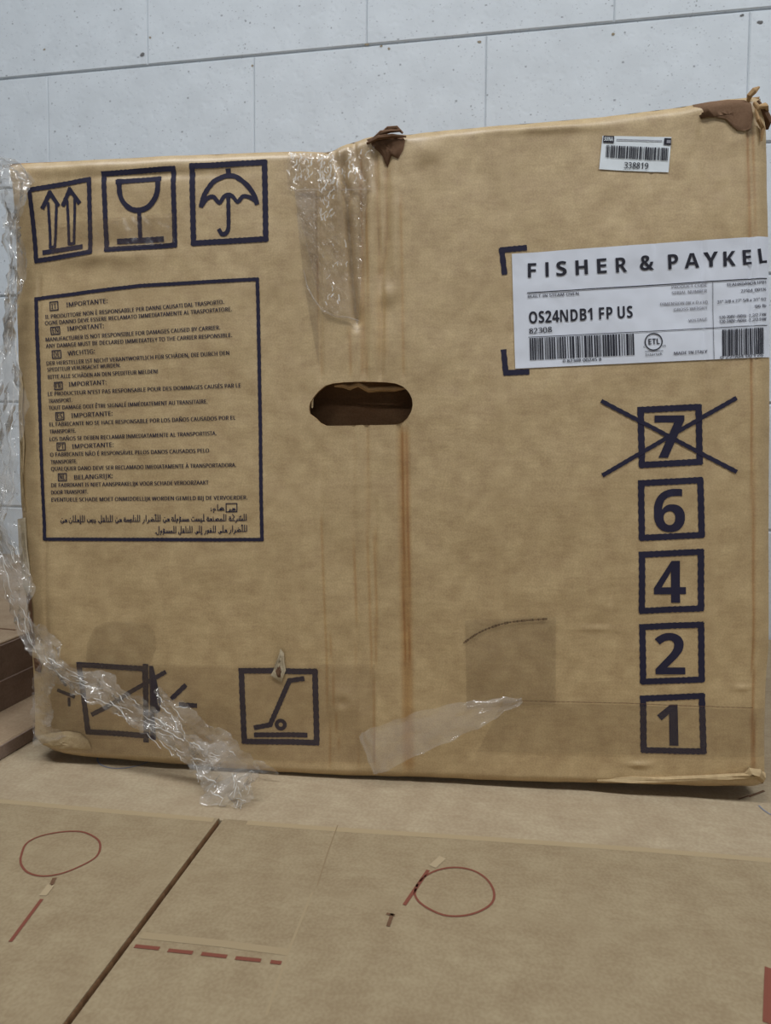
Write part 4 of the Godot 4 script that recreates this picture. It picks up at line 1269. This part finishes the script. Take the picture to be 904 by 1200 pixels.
# ---------------------------------------------------------------- labels
func build_label(c: Node3D) -> void:
	var o := tag(part("product_label", sheet([Vector2(0.1132,0.4953), Vector2(0.3365,0.5078), Vector2(0.3405,0.4027), Vector2(0.1178,0.3923)], 0.0007, 0.0, 0.0013), M.paper, c), "large white paper label with black lettering and bar codes")
	var up := 0.0012
	var name_ends := [["F", [Vector2(0.1278,0.4740), Vector2(0.1354,0.4742)]], ["I", [Vector2(0.1435,0.4746), Vector2(0.1465,0.4747)]], ["S", [Vector2(0.1530,0.4750), Vector2(0.1621,0.4755)]], ["H", [Vector2(0.1699,0.4756), Vector2(0.1806,0.4763)]], ["E", [Vector2(0.1886,0.4767), Vector2(0.1969,0.4772)]], ["R", [Vector2(0.2049,0.4773), Vector2(0.2147,0.4780)]], ["&", [Vector2(0.2258,0.4789), Vector2(0.2379,0.4796)]], ["P", [Vector2(0.2502,0.4797), Vector2(0.2588,0.4804)]], ["A", [Vector2(0.2640,0.4803), Vector2(0.2765,0.4809)]], ["Y", [Vector2(0.2802,0.4811), Vector2(0.2926,0.4818)]], ["K", [Vector2(0.2970,0.4817), Vector2(0.3075,0.4823)]], ["E", [Vector2(0.3137,0.4828), Vector2(0.3214,0.4835)]], ["L", [Vector2(0.3277,0.4838), Vector2(0.3355,0.4853)]]]
	var st := start()
	for e in name_ends:
		if e[0] == "I":
			var foot: Vector2 = (e[1][0] as Vector2).lerp(e[1][1], 0.5)
			stroke(st, [foot + Vector2(-0.0002, 0.0014), foot + Vector2(-0.0006, 0.0114)], 0.0029, up, 0.0)
			continue
		letters(st, e[0], e[1][0], e[1][1], 0.0128, bold, up)
	part("brand_lettering", finish(st), M.black_ink, o)
	st = start()
	stroke(st, [Vector2(0.1278,0.4603), Vector2(0.2330,0.4657), Vector2(0.3352,0.4714)], 0.0009, up, 0.0)
	stroke(st, [Vector2(0.1293,0.4206), Vector2(0.2340,0.4252), Vector2(0.3364,0.4305)], 0.0006, up, 0.0)
	stroke(st, [Vector2(0.2881,0.4675), Vector2(0.2909,0.4010)], 0.0004, up, 0.0)
	part("ruled_line", finish(st), M.black_ink, o)
	words("product_kind", "BUILT-IN STEAM OVEN", Vector2(0.1281,0.4557), Vector2(0.1727,0.4580), 0.0026, M.dim_ink, o, plain, up)
	words("model_lettering", "OS24NDB1 FP US", Vector2(0.1296,0.4329), Vector2(0.2204,0.4375), 0.0106, M.black_ink, o, bold, up)
	words("model_number", "82308", Vector2(0.1298,0.4236), Vector2(0.1499,0.4252), 0.0048, M.black_ink, o, plain, up)
	barcode("bar_code", [Vector2(0.1301,0.4198), Vector2(0.2221,0.4234), Vector2(0.2231,0.4044), Vector2(0.1310,0.3999)], 46, M.black_ink, o, up, 7)
	words("bar_code_number", "0 82308 00245 8", Vector2(0.1599,0.3977), Vector2(0.1936,0.3993), 0.0026, M.black_ink, o, plain, up)
	# test mark: letters in a ring
	st = start()
	var hub := Vector2(0.2387,0.4160)
	stroke(st, ring(hub, Vector2(0.0073, 0.0073)), 0.0010, up, 0.0)
	letters(st, "ETL", Vector2(0.2343,0.4136), Vector2(0.2441,0.4141), 0.0050, bold, up)
	letters(st, "c", Vector2(0.2301,0.4106), Vector2(0.2315,0.4106), 0.0022, plain, up)
	letters(st, "us", Vector2(0.2465,0.4114), Vector2(0.2494,0.4117), 0.0022, plain, up)
	stroke(st, [Vector2(0.2315,0.4074), Vector2(0.2469,0.4081)], 0.0004, up, 0.0)
	letters(st, "Intertek", Vector2(0.2319,0.4033), Vector2(0.2464,0.4044), 0.0022, plain, up)
	part("test_mark", finish(st), M.black_ink, o)
	words("origin_lettering", "MADE IN ITALY", Vector2(0.2565,0.4043), Vector2(0.2852,0.4061), 0.0027, M.dim_ink, o, plain, up)
	var small := [["PRODUCT CODE", [Vector2(0.2535,0.4628), Vector2(0.2833,0.4643)]], ["SERIAL NUMBER", [Vector2(0.2537,0.4577), Vector2(0.2834,0.4592)]], ["DIMENSION (W x D x H)", [Vector2(0.2440,0.4478), Vector2(0.2842,0.4496)]], ["GROSS WEIGHT", [Vector2(0.2557,0.4429), Vector2(0.2844,0.4445)]], ["VOLTAGE", [Vector2(0.2685,0.4331), Vector2(0.2844,0.4344)]], ["TEAHK0A9041PB1", [Vector2(0.3001,0.4641), Vector2(0.3346,0.4668)]], ["22504_00126", [Vector2(0.3126,0.4589), Vector2(0.3348,0.4606)]], ["31\" 3/8 x 27\" 5/8 x 31\" 1/2", [Vector2(0.2925,0.4493), Vector2(0.3350,0.4521)]], ["96 lb", [Vector2(0.3249,0.4453), Vector2(0.3352,0.4465)]], ["120-208V~/60Hz - 2.2/2.7 kW", [Vector2(0.2947,0.4359), Vector2(0.3355,0.4387)]], ["120-240V~/60Hz - 2.2/2.9 kW", [Vector2(0.2949,0.4321), Vector2(0.3356,0.4347)]]]
	for i in small.size():
		words("small_print", small[i][0], small[i][1][0], small[i][1][1], 0.0026, M.grey_ink if i < 5 else M.dim_ink, o, plain, up)
	barcode("bar_code", [Vector2(0.2974,0.4265), Vector2(0.3331,0.4284), Vector2(0.3339,0.4054), Vector2(0.2981,0.4032)], 24, M.black_ink, o, up, 9)
	words("bar_code_number", "0 22504 00126", Vector2(0.2963,0.4007), Vector2(0.3333,0.4032), 0.0026, M.dim_ink, o, plain, up)


func build_sticker(c: Node3D) -> void:
	var o := tag(part("barcode_sticker", sheet([Vector2(0.1909,0.5973), Vector2(0.2499,0.5943), Vector2(0.2483,0.5641), Vector2(0.1884,0.5682)], 0.0007, 0.0, 0.003), M.sticker, c), "small white sticker with a bar code near the top edge")
	var up := 0.0012
	var st := start()
	fill(st, [Vector2(0.1916,0.5971), Vector2(0.2009,0.5967), Vector2(0.2007,0.5906), Vector2(0.1913,0.5912)], up)
	part("black_square", finish(st), M.black_ink, o)
	st = start()
	fill(st, [Vector2(0.2438,0.5935), Vector2(0.2497,0.5931), Vector2(0.2496,0.5873), Vector2(0.2434,0.5879)], up)
	part("black_square", finish(st), M.black_ink, o)
	words("white_lettering", "SUNA", Vector2(0.1922,0.5926), Vector2(0.1997,0.5921), 0.0034, M.sticker, o, bold, up + 0.0003)
	st = start()
	fill(st, [Vector2(0.2459,0.5917), Vector2(0.2493,0.5914), Vector2(0.2491,0.5887), Vector2(0.2457,0.5890)], up + 0.0003)
	part("grey_square", finish(st), M.grey_ink, o)
	barcode("bar_code", [Vector2(0.1943,0.5890), Vector2(0.2475,0.5850), Vector2(0.2471,0.5740), Vector2(0.1939,0.5784)], 34, M.black_ink, o, up, 15)
	words("sticker_number", "338819", Vector2(0.2100,0.5686), Vector2(0.2305,0.5673), 0.0054, M.black_ink, o, plain, up)
	st = start()
	for k in 26:
		var from: Vector2 = Vector2(0.2033,0.5935)
		var to: Vector2 = Vector2(0.2424,0.5912)
		stroke(st, [from.lerp(to, k / 26.0), from.lerp(to, (k + 0.35 + 0.3 * (k % 3) * 0.5) / 26.0)], 0.0009, up, 0.0)
	part("small_print", finish(st), M.grey_ink, o).set_meta("kind", "stuff")


# ---------------------------------------------------------------- tape and film
func build_tapes(c: Node3D) -> void:
	tag(part("clear_tape", sheet([Vector2(-0.0922,0.5901), Vector2(-0.0114,0.5954), Vector2(-0.0143,0.5557), Vector2(-0.0930,0.5568)], 0.0010, 0.0028, 0.0016, 21), M.tape_shiny, c), "shiny clear tape over the top edge")
	part("clear_tape", sheet([Vector2(-0.0866,0.5575), Vector2(-0.0175,0.5573), Vector2(-0.0263,0.4342), Vector2(-0.0599,0.4431)], 0.0009, 0.0020, 0.0018, 22), M.tape_shiny, c)
	tag(part("clear_tape", sheet([Vector2(-0.0858,0.5559), Vector2(-0.0650,0.5554), Vector2(-0.0631,0.3942), Vector2(-0.0777,0.4731)], 0.0006, 0.0003, 0.003, 23), M.tape_brown, c), "brownish strip of old tape")
	part("clear_tape", sheet([Vector2(-0.3238,0.5311), Vector2(-0.2011,0.5381), Vector2(-0.2013,0.5104), Vector2(-0.3244,0.5004)], 0.0008, 0.0008, 0.003, 31), M.tape_thin, c)
	part("tape_rim", curl([Vector3(-0.0773,0.4836,0.0020), Vector3(-0.0741,0.4687,0.0020), Vector3(-0.0676,0.4569,0.0020), Vector3(-0.0596,0.4459,0.0020), Vector3(-0.0468,0.4403,0.0020), Vector3(-0.0354,0.4393,0.0030), Vector3(-0.0252,0.4363,0.0020)], 0.0008, 81), M.film, c)
	part("tape_rim", curl([Vector3(-0.0891,0.5558,0.0030), Vector3(-0.0700,0.5561,0.0030), Vector3(-0.0501,0.5548,0.0030), Vector3(-0.0304,0.5551,0.0030), Vector3(-0.0139,0.5547,0.0030)], 0.0007, 82), M.film, c)
	tape_crease_glints(c)
	# tape on the lower left, with a rounded head
	var st := start()
	fill(st, [Vector2(-0.2925,0.1252), Vector2(-0.2853,0.1400), Vector2(-0.2747,0.1463), Vector2(-0.2520,0.1479), Vector2(-0.2304,0.1469), Vector2(-0.2227,0.1379), Vector2(-0.2220,0.1228), Vector2(-0.2282,0.1073), Vector2(-0.2290,0.0288), Vector2(-0.3336,0.0284), Vector2(-0.3340,0.1012), Vector2(-0.2946,0.1064)], 0.0008)
	part("clear_tape", finish(st), M.tape, c)
	part("clear_tape", sheet([Vector2(-0.3420,0.1021), Vector2(-0.0084,0.1144), Vector2(-0.0078,0.0192), Vector2(-0.3379,0.0122)], 0.0007, 0.0004, 0.003, 25), M.tape_thin, c)
	# tape on the right
	tag(part("clear_tape", sheet([Vector2(0.0754,0.1598), Vector2(0.1581,0.1658), Vector2(0.1597,0.0841), Vector2(0.0781,0.0755)], 0.0007, 0.0005, 0.003, 26), M.tape_brown, c), "square end of brown tape")
	part("clear_tape", sheet([Vector2(0.1120,0.0852), Vector2(0.3487,0.0871), Vector2(0.3487,0.0427), Vector2(0.0889,0.0351)], 0.0008, 0.0003, 0.003, 27), M.tape, c)
	st = start()
	stroke(st, smooth_line([Vector2(0.0749,0.1388), Vector2(0.0890,0.1490), Vector2(0.1069,0.1568), Vector2(0.1233,0.1606), Vector2(0.1496,0.1639)]), 0.0016, 0.0012, 0.5)
	part("dirt_line", finish(st), M.dirt, c)
	st = start()
	stroke(st, [Vector2(0.1245,0.0858), Vector2(0.1975,0.0874), Vector2(0.2734,0.0877), Vector2(0.3344,0.0881)], 0.0008, 0.0012, 0.3)
	part("dirt_line", finish(st), M.dirt_soft, c)
	# loose clear end of tape that stands off the front
	tag(part("loose_tape", ribbon([[Vector3(0.1288,0.0875,0.0040),0.0040,0.2000], [Vector3(0.1116,0.0827,0.0060),0.0120,0.4000], [Vector3(0.0881,0.0744,0.0080),0.0240,0.5000], [Vector3(0.0568,0.0640,0.0100),0.0320,0.5000], [Vector3(0.0253,0.0520,0.0120),0.0360,0.5000], [Vector3(-0.0026,0.0376,0.0120),0.0400,0.5000], [Vector3(-0.0148,0.0311,0.0100),0.0360,0.5000]], 8, 70, 0.0018, 61, Vector3(0.25, -1, 0.25)), M.film, c), "loose clear end of tape curling off the foot of the front")


# a crumpled ribbon: stations [centre, width, unused]; hangs to one side of its line
func ribbon(stations: Array, nx: int, ny: int, crumple: float, sown: int, wide_dir: Vector3, twist := 0.0) -> ArrayMesh:
	var noise := FastNoiseLite.new()
	noise.seed = sown
	noise.frequency = 1.0
	noise.fractal_octaves = 3
	var rows := []
	var n := stations.size()
	for j in ny + 1:
		var f := float(j) / ny * (n - 1)
		var k := mini(int(f), n - 2)
		var g := f - k
		var p: Vector3 = (stations[k][0] as Vector3).cubic_interpolate(stations[k + 1][0], stations[maxi(k - 1, 0)][0], stations[mini(k + 2, n - 1)][0], g)
		var ahead: Vector3 = (stations[k + 1][0] as Vector3) - (stations[k][0] as Vector3)
		var wide := lerpf(stations[k][1], stations[k + 1][1], g)
		var across_dir := (wide_dir - ahead.normalized() * wide_dir.dot(ahead.normalized())).normalized()
		across_dir = across_dir.rotated(ahead.normalized(), twist * sin(j * 0.21 + sown) * 0.8)
		var out := ahead.normalized().cross(across_dir)
		if out.z < 0:
			out = -out
		var row := []
		for i in nx + 1:
			var s := float(i) / nx - 0.5
			var fold := crumple * (1.2 * noise.get_noise_2d(i * 0.55 + sown, j * 0.035) + 0.85 * noise.get_noise_2d(i * 1.3, j * 0.13 + 40.0) + 0.25 * noise.get_noise_2d(i * 3.1, j * 0.5 + 80.0))
			var slide := crumple * 1.2 * noise.get_noise_2d(i * 0.4 + 90.0, j * 0.11)
			var q := p + across_dir * (s * wide + slide) + out * (fold + absf(crumple))
			q.y = maxf(q.y, 0.0015)
			row.append(q)
		rows.append(row)
	var st := start()
	for j in ny:
		for i in nx:
			quad(st, rows[j][i], rows[j][i + 1], rows[j + 1][i + 1], rows[j + 1][i])
	return finish(st)


# glints on film folds, put in as thin whitish ridges along a strand
func crease_glints(stations: Array, count: int, spread: float, sown: int, wide_dir: Vector3) -> ArrayMesh:
	var rng := RandomNumberGenerator.new()
	rng.seed = sown
	var st := start()
	var n := stations.size()
	for c in count:
		var f := rng.randf() * (n - 1.4)
		var long := rng.randf_range(0.15, 0.75)
		var off := rng.randf_range(-0.5, 0.5) * spread
		var slope := rng.randf_range(-0.3, 0.3) * spread
		var thick := rng.randf_range(0.00025, 0.0008)
		var prev := Vector3.ZERO
		for k in 7:
			var g := minf(f + long * k / 6.0, n - 1.001)
			var i := int(g)
			var a: Vector3 = stations[i][0]
			var b: Vector3 = stations[i + 1][0]
			var wide := lerpf(stations[i][1], stations[i + 1][1], g - i)
			var p := a.lerp(b, g - i) + wide_dir.normalized() * wide * (off + slope * k / 6.0) + Vector3(0, 0, 0.0075 + 0.001 * sin(k * 1.7 + c))
			p.y = maxf(p.y, 0.002)
			if k > 0:
				var along := (p - prev).normalized()
				var side := along.cross(Vector3(0, 0, 1)).normalized() * thick * (1.0 - absf(k - 3.5) / 5.0)
				var ridge := (prev + p) / 2 + Vector3(0, 0, thick)
				quad(st, prev - side, p - side, p + Vector3(0, 0, thick), prev + Vector3(0, 0, thick))
				quad(st, prev + Vector3(0, 0, thick), p + Vector3(0, 0, thick), p + side, prev + side)
			prev = p
	return finish(st)


func tape_crease_glints(c: Node3D) -> void:
	# lamp glints on the wrinkles of shiny tape, put in as whitish strokes
	var rng := RandomNumberGenerator.new()
	rng.seed = 99
	var st := start()
	var zones := [[[Vector2(-0.0898,0.5877), Vector2(-0.0698,0.5887), Vector2(-0.0698,0.5632), Vector2(-0.0898,0.5606)], 46], [[Vector2(-0.0651,0.5862), Vector2(-0.0476,0.5857), Vector2(-0.0443,0.5541), Vector2(-0.0634,0.5546)], 60], [[Vector2(-0.0618,0.5545), Vector2(-0.0459,0.5542), Vector2(-0.0490,0.5256), Vector2(-0.0617,0.5259)], 26], [[Vector2(-0.0460,0.5811), Vector2(-0.0176,0.5910), Vector2(-0.0191,0.5620), Vector2(-0.0427,0.5595)], 18], [[Vector2(-0.0601,0.5259), Vector2(-0.0331,0.5253), Vector2(-0.0327,0.4429), Vector2(-0.0551,0.4493)], 14]]
	for z in zones:
		var q: Array = z[0]
		for k in z[1]:
			var s := rng.randf()
			var u := rng.randf()
			var p := (q[0] as Vector2).lerp(q[1], s).lerp((q[3] as Vector2).lerp(q[2], s), u)
			var turn := rng.randf_range(0.6, 2.2)
			var d := Vector2(cos(turn), sin(turn)) * rng.randf_range(0.0012, 0.0060)
			var mid := p + d * 0.5 + Vector2(-d.y, d.x) * rng.randf_range(-0.25, 0.25)
			stroke(st, [p, mid, p + d], rng.randf_range(0.0003, 0.0011), 0.0050, 0.35)
	part("tape_crease_glints", finish(st), M.film_glint, c).set_meta("kind", "stuff")


func build_film() -> void:
	var t := thing("plastic_film", "crumpled strand of clear plastic film hanging down the big carton's left edge", "plastic film", Vector3.ZERO, TURN)
	var upper := [[Vector3(-0.3685,0.5838,0.0040),0.0200,0.0000], [Vector3(-0.3559,0.5693,0.0080),0.0320,0.0000], [Vector3(-0.3512,0.5469,0.0080),0.0260,0.0000], [Vector3(-0.3549,0.5156,0.0060),0.0160,0.0000], [Vector3(-0.3579,0.4757,0.0040),0.0120,0.0000], [Vector3(-0.3597,0.4350,0.0040),0.0120,0.0000], [Vector3(-0.3627,0.3939,0.0060),0.0200,0.0000], [Vector3(-0.3645,0.3527,0.0100),0.0300,0.0000], [Vector3(-0.3645,0.3117,0.0140),0.0360,0.0000], [Vector3(-0.3675,0.2707,0.0160),0.0300,0.0000], [Vector3(-0.3669,0.2380,0.0180),0.0300,0.0000], [Vector3(-0.3607,0.2050,0.0180),0.0260,0.0000]]
	part("film_layer", ribbon(upper, 10, 130, 0.0050, 71, Vector3(1, 0.1, 0.2), 0.5), M.film, t)
	part("film_layer", ribbon(upper, 8, 110, 0.0060, 72, Vector3(1, -0.1, -0.2), 0.8), M.film, t)
	var lower := [[Vector3(-0.3874,0.2865,0.0120),0.0400,0.0000], [Vector3(-0.3751,0.2458,0.0160),0.0360,0.0000], [Vector3(-0.3624,0.2091,0.0180),0.0300,0.0000], [Vector3(-0.3493,0.1721,0.0180),0.0260,0.0000], [Vector3(-0.3395,0.1408,0.0180),0.0220,0.0000], [Vector3(-0.3226,0.1163,0.0180),0.0200,0.0000], [Vector3(-0.2996,0.0972,0.0180),0.0220,0.0000], [Vector3(-0.2740,0.0866,0.0180),0.0260,0.0000], [Vector3(-0.2476,0.0769,0.0200),0.0280,0.0000], [Vector3(-0.2224,0.0598,0.0200),0.0240,0.0000], [Vector3(-0.1965,0.0454,0.0220),0.0220,0.0000], [Vector3(-0.1734,0.0310,0.0240),0.0260,0.0000], [Vector3(-0.1549,0.0218,0.0300),0.0320,0.0000]]
	part("film_layer", ribbon(lower, 10, 170, 0.0045, 73, Vector3(0.5, 1, 0.1), 0.5), M.film, t)
	part("film_layer", ribbon(lower, 8, 150, 0.0055, 74, Vector3(0.6, 1, -0.2), 0.9), M.film, t)
	var second := [[Vector3(-0.2189,0.0845,0.0060),0.0040,0.0000], [Vector3(-0.2054,0.0698,0.0100),0.0200,0.0000], [Vector3(-0.1853,0.0557,0.0140),0.0300,0.0000], [Vector3(-0.1639,0.0419,0.0180),0.0300,0.0000], [Vector3(-0.1437,0.0309,0.0240),0.0340,0.0000], [Vector3(-0.1292,0.0195,0.0340),0.0400,0.0000], [Vector3(-0.1240,0.0076,0.0460),0.0420,0.0000], [Vector3(-0.1157,0.0020,0.0580),0.0220,0.0000]]
	part("film_layer", ribbon(second, 10, 110, 0.0034, 75, Vector3(1, 0.9, 0.1), 0.4), M.film, t)
	var tip := [[Vector3(-0.1734,0.0326,0.0240),0.0200,0.0000], [Vector3(-0.1565,0.0266,0.0300),0.0340,0.0000], [Vector3(-0.1434,0.0193,0.0400),0.0460,0.0000], [Vector3(-0.1354,0.0114,0.0500),0.0500,0.0000], [Vector3(-0.1272,0.0049,0.0560),0.0300,0.0000]]
	part("film_layer", ribbon(tip, 10, 70, 0.0034, 76, Vector3(1, 0.4, 0.0), 0.3), M.film, t)
	part("film_crease_glints", crease_glints(lower, 70, 0.9, 171, Vector3(0.5, 1, 0.1)), M.film_glint, t).set_meta("kind", "stuff")
	part("film_crease_glints", crease_glints(upper, 46, 0.9, 172, Vector3(1, 0.1, 0.0)), M.film_glint, t).set_meta("kind", "stuff")
	part("film_crease_glints", crease_glints(second, 22, 0.9, 173, Vector3(1, 0.9, 0.1)), M.film_glint, t).set_meta("kind", "stuff")
	part("film_crease_glints", crease_glints(tip, 12, 0.9, 174, Vector3(1, 0.4, 0.0)), M.film_glint, t).set_meta("kind", "stuff")
	var foot := [[Vector3(-0.3300,0.1036,0.0060),0.0180,0.0000], [Vector3(-0.3357,0.0845,0.0060),0.0220,0.0000], [Vector3(-0.3379,0.0630,0.0060),0.0200,0.0000], [Vector3(-0.3365,0.0416,0.0060),0.0240,0.0000], [Vector3(-0.3309,0.0254,0.0040),0.0340,0.0000]]
	part("film_layer", ribbon(foot, 10, 80, 0.0024, 77, Vector3(1, 0.0, 0.0), 0.3), M.film, t)
	part("film_tail", ribbon([[Vector3(-0.1232,0.0170,0.0100),0.0060,0.0000], [Vector3(-0.1143,0.0151,0.0120),0.0100,0.0000], [Vector3(-0.1060,0.0114,0.0120),0.0080,0.0000], [Vector3(-0.0999,0.0074,0.0100),0.0030,0.0000]], 5, 30, 0.0012, 78, Vector3(0.3, 1, 0.1), 0.2), M.film, t)


func _ready() -> void:
	dice.seed = 5
	var cam := Camera3D.new()
	cam.name = "camera"
	var lens := CameraAttributesPhysical.new()
	lens.frustum_focus_distance = 0.66
	lens.frustum_focal_length = 6.0
	lens.exposure_aperture = 3.2
	lens.frustum_near = 0.02
	lens.frustum_far = 40.0
	cam.attributes = lens
	add_child(cam)
	cam.near = 0.02
	cam.far = 40.0
	cam.projection = Camera3D.PROJECTION_FRUSTUM
	cam.size = 0.02 * 1200.0 / 830.0
	cam.frustum_offset = Vector2(0, -0.02 * 60.0 / 830.0)
	cam.position = Vector3(0.1199,0.3417,0.6481)
	cam.rotation_degrees = Vector3(-3.0, 10.4846, 0.4)
	cam.current = true
	var we := WorldEnvironment.new()
	we.name = "world_environment"
	var e := Environment.new()
	e.background_mode = Environment.BG_COLOR
	e.background_color = Color(0.02, 0.02, 0.02)
	e.tonemap_mode = Environment.TONE_MAPPER_LINEAR
	e.tonemap_exposure = 1.0
	e.sdfgi_enabled = true
	e.ssao_enabled = true
	e.ssil_enabled = true
	we.environment = e
	add_child(we)
	bold = SystemFont.new()
	bold.font_names = PackedStringArray(["Droid Sans"])
	bold.font_weight = 700
	plain = SystemFont.new()
	plain.font_names = PackedStringArray(["Droid Sans"])
	make_materials()
	M.kraft_stain = textured(Color8(136, 106, 82), M.kraft.albedo_texture, 0.2, 0.9)
	M.crease = flat(Color8(158, 140, 110), 0.85)
	M.crease_dark = flat(Color8(142, 122, 94), 0.85)
	M.scuff = flat(Color8(170, 152, 122), 0.9)
	M.worn_or_lit = flat(Color8(166, 147, 115), 0.8)  # flap tone raised for the light painted along the rear edge
	M.kraft_fold = textured(Color8(200, 174, 132), M.kraft.albedo_texture, 0.05, 0.8)
	M.film_glint = clear(Color8(240, 238, 234), 0.55, 0.3)  # whitish film that paints lamp glints on folds and wrinkles
	M.dim_ink = flat(Color8(96, 96, 106), 0.6)
	M.tape_thin = clear(Color8(150, 118, 84), 0.06, 0.22)
	M.tape_none = clear(Color8(150, 122, 96), 0.02, 0.24)
	M.dirt = clear(Color8(88, 66, 48), 0.6, 0.9)
	M.dirt_soft = clear(Color8(110, 82, 58), 0.6, 0.9)
	build_room()
	build_lamps()
	build_lower_cartons()
	build_side_stack()
	make_relief()
	build_carton()
	build_film()
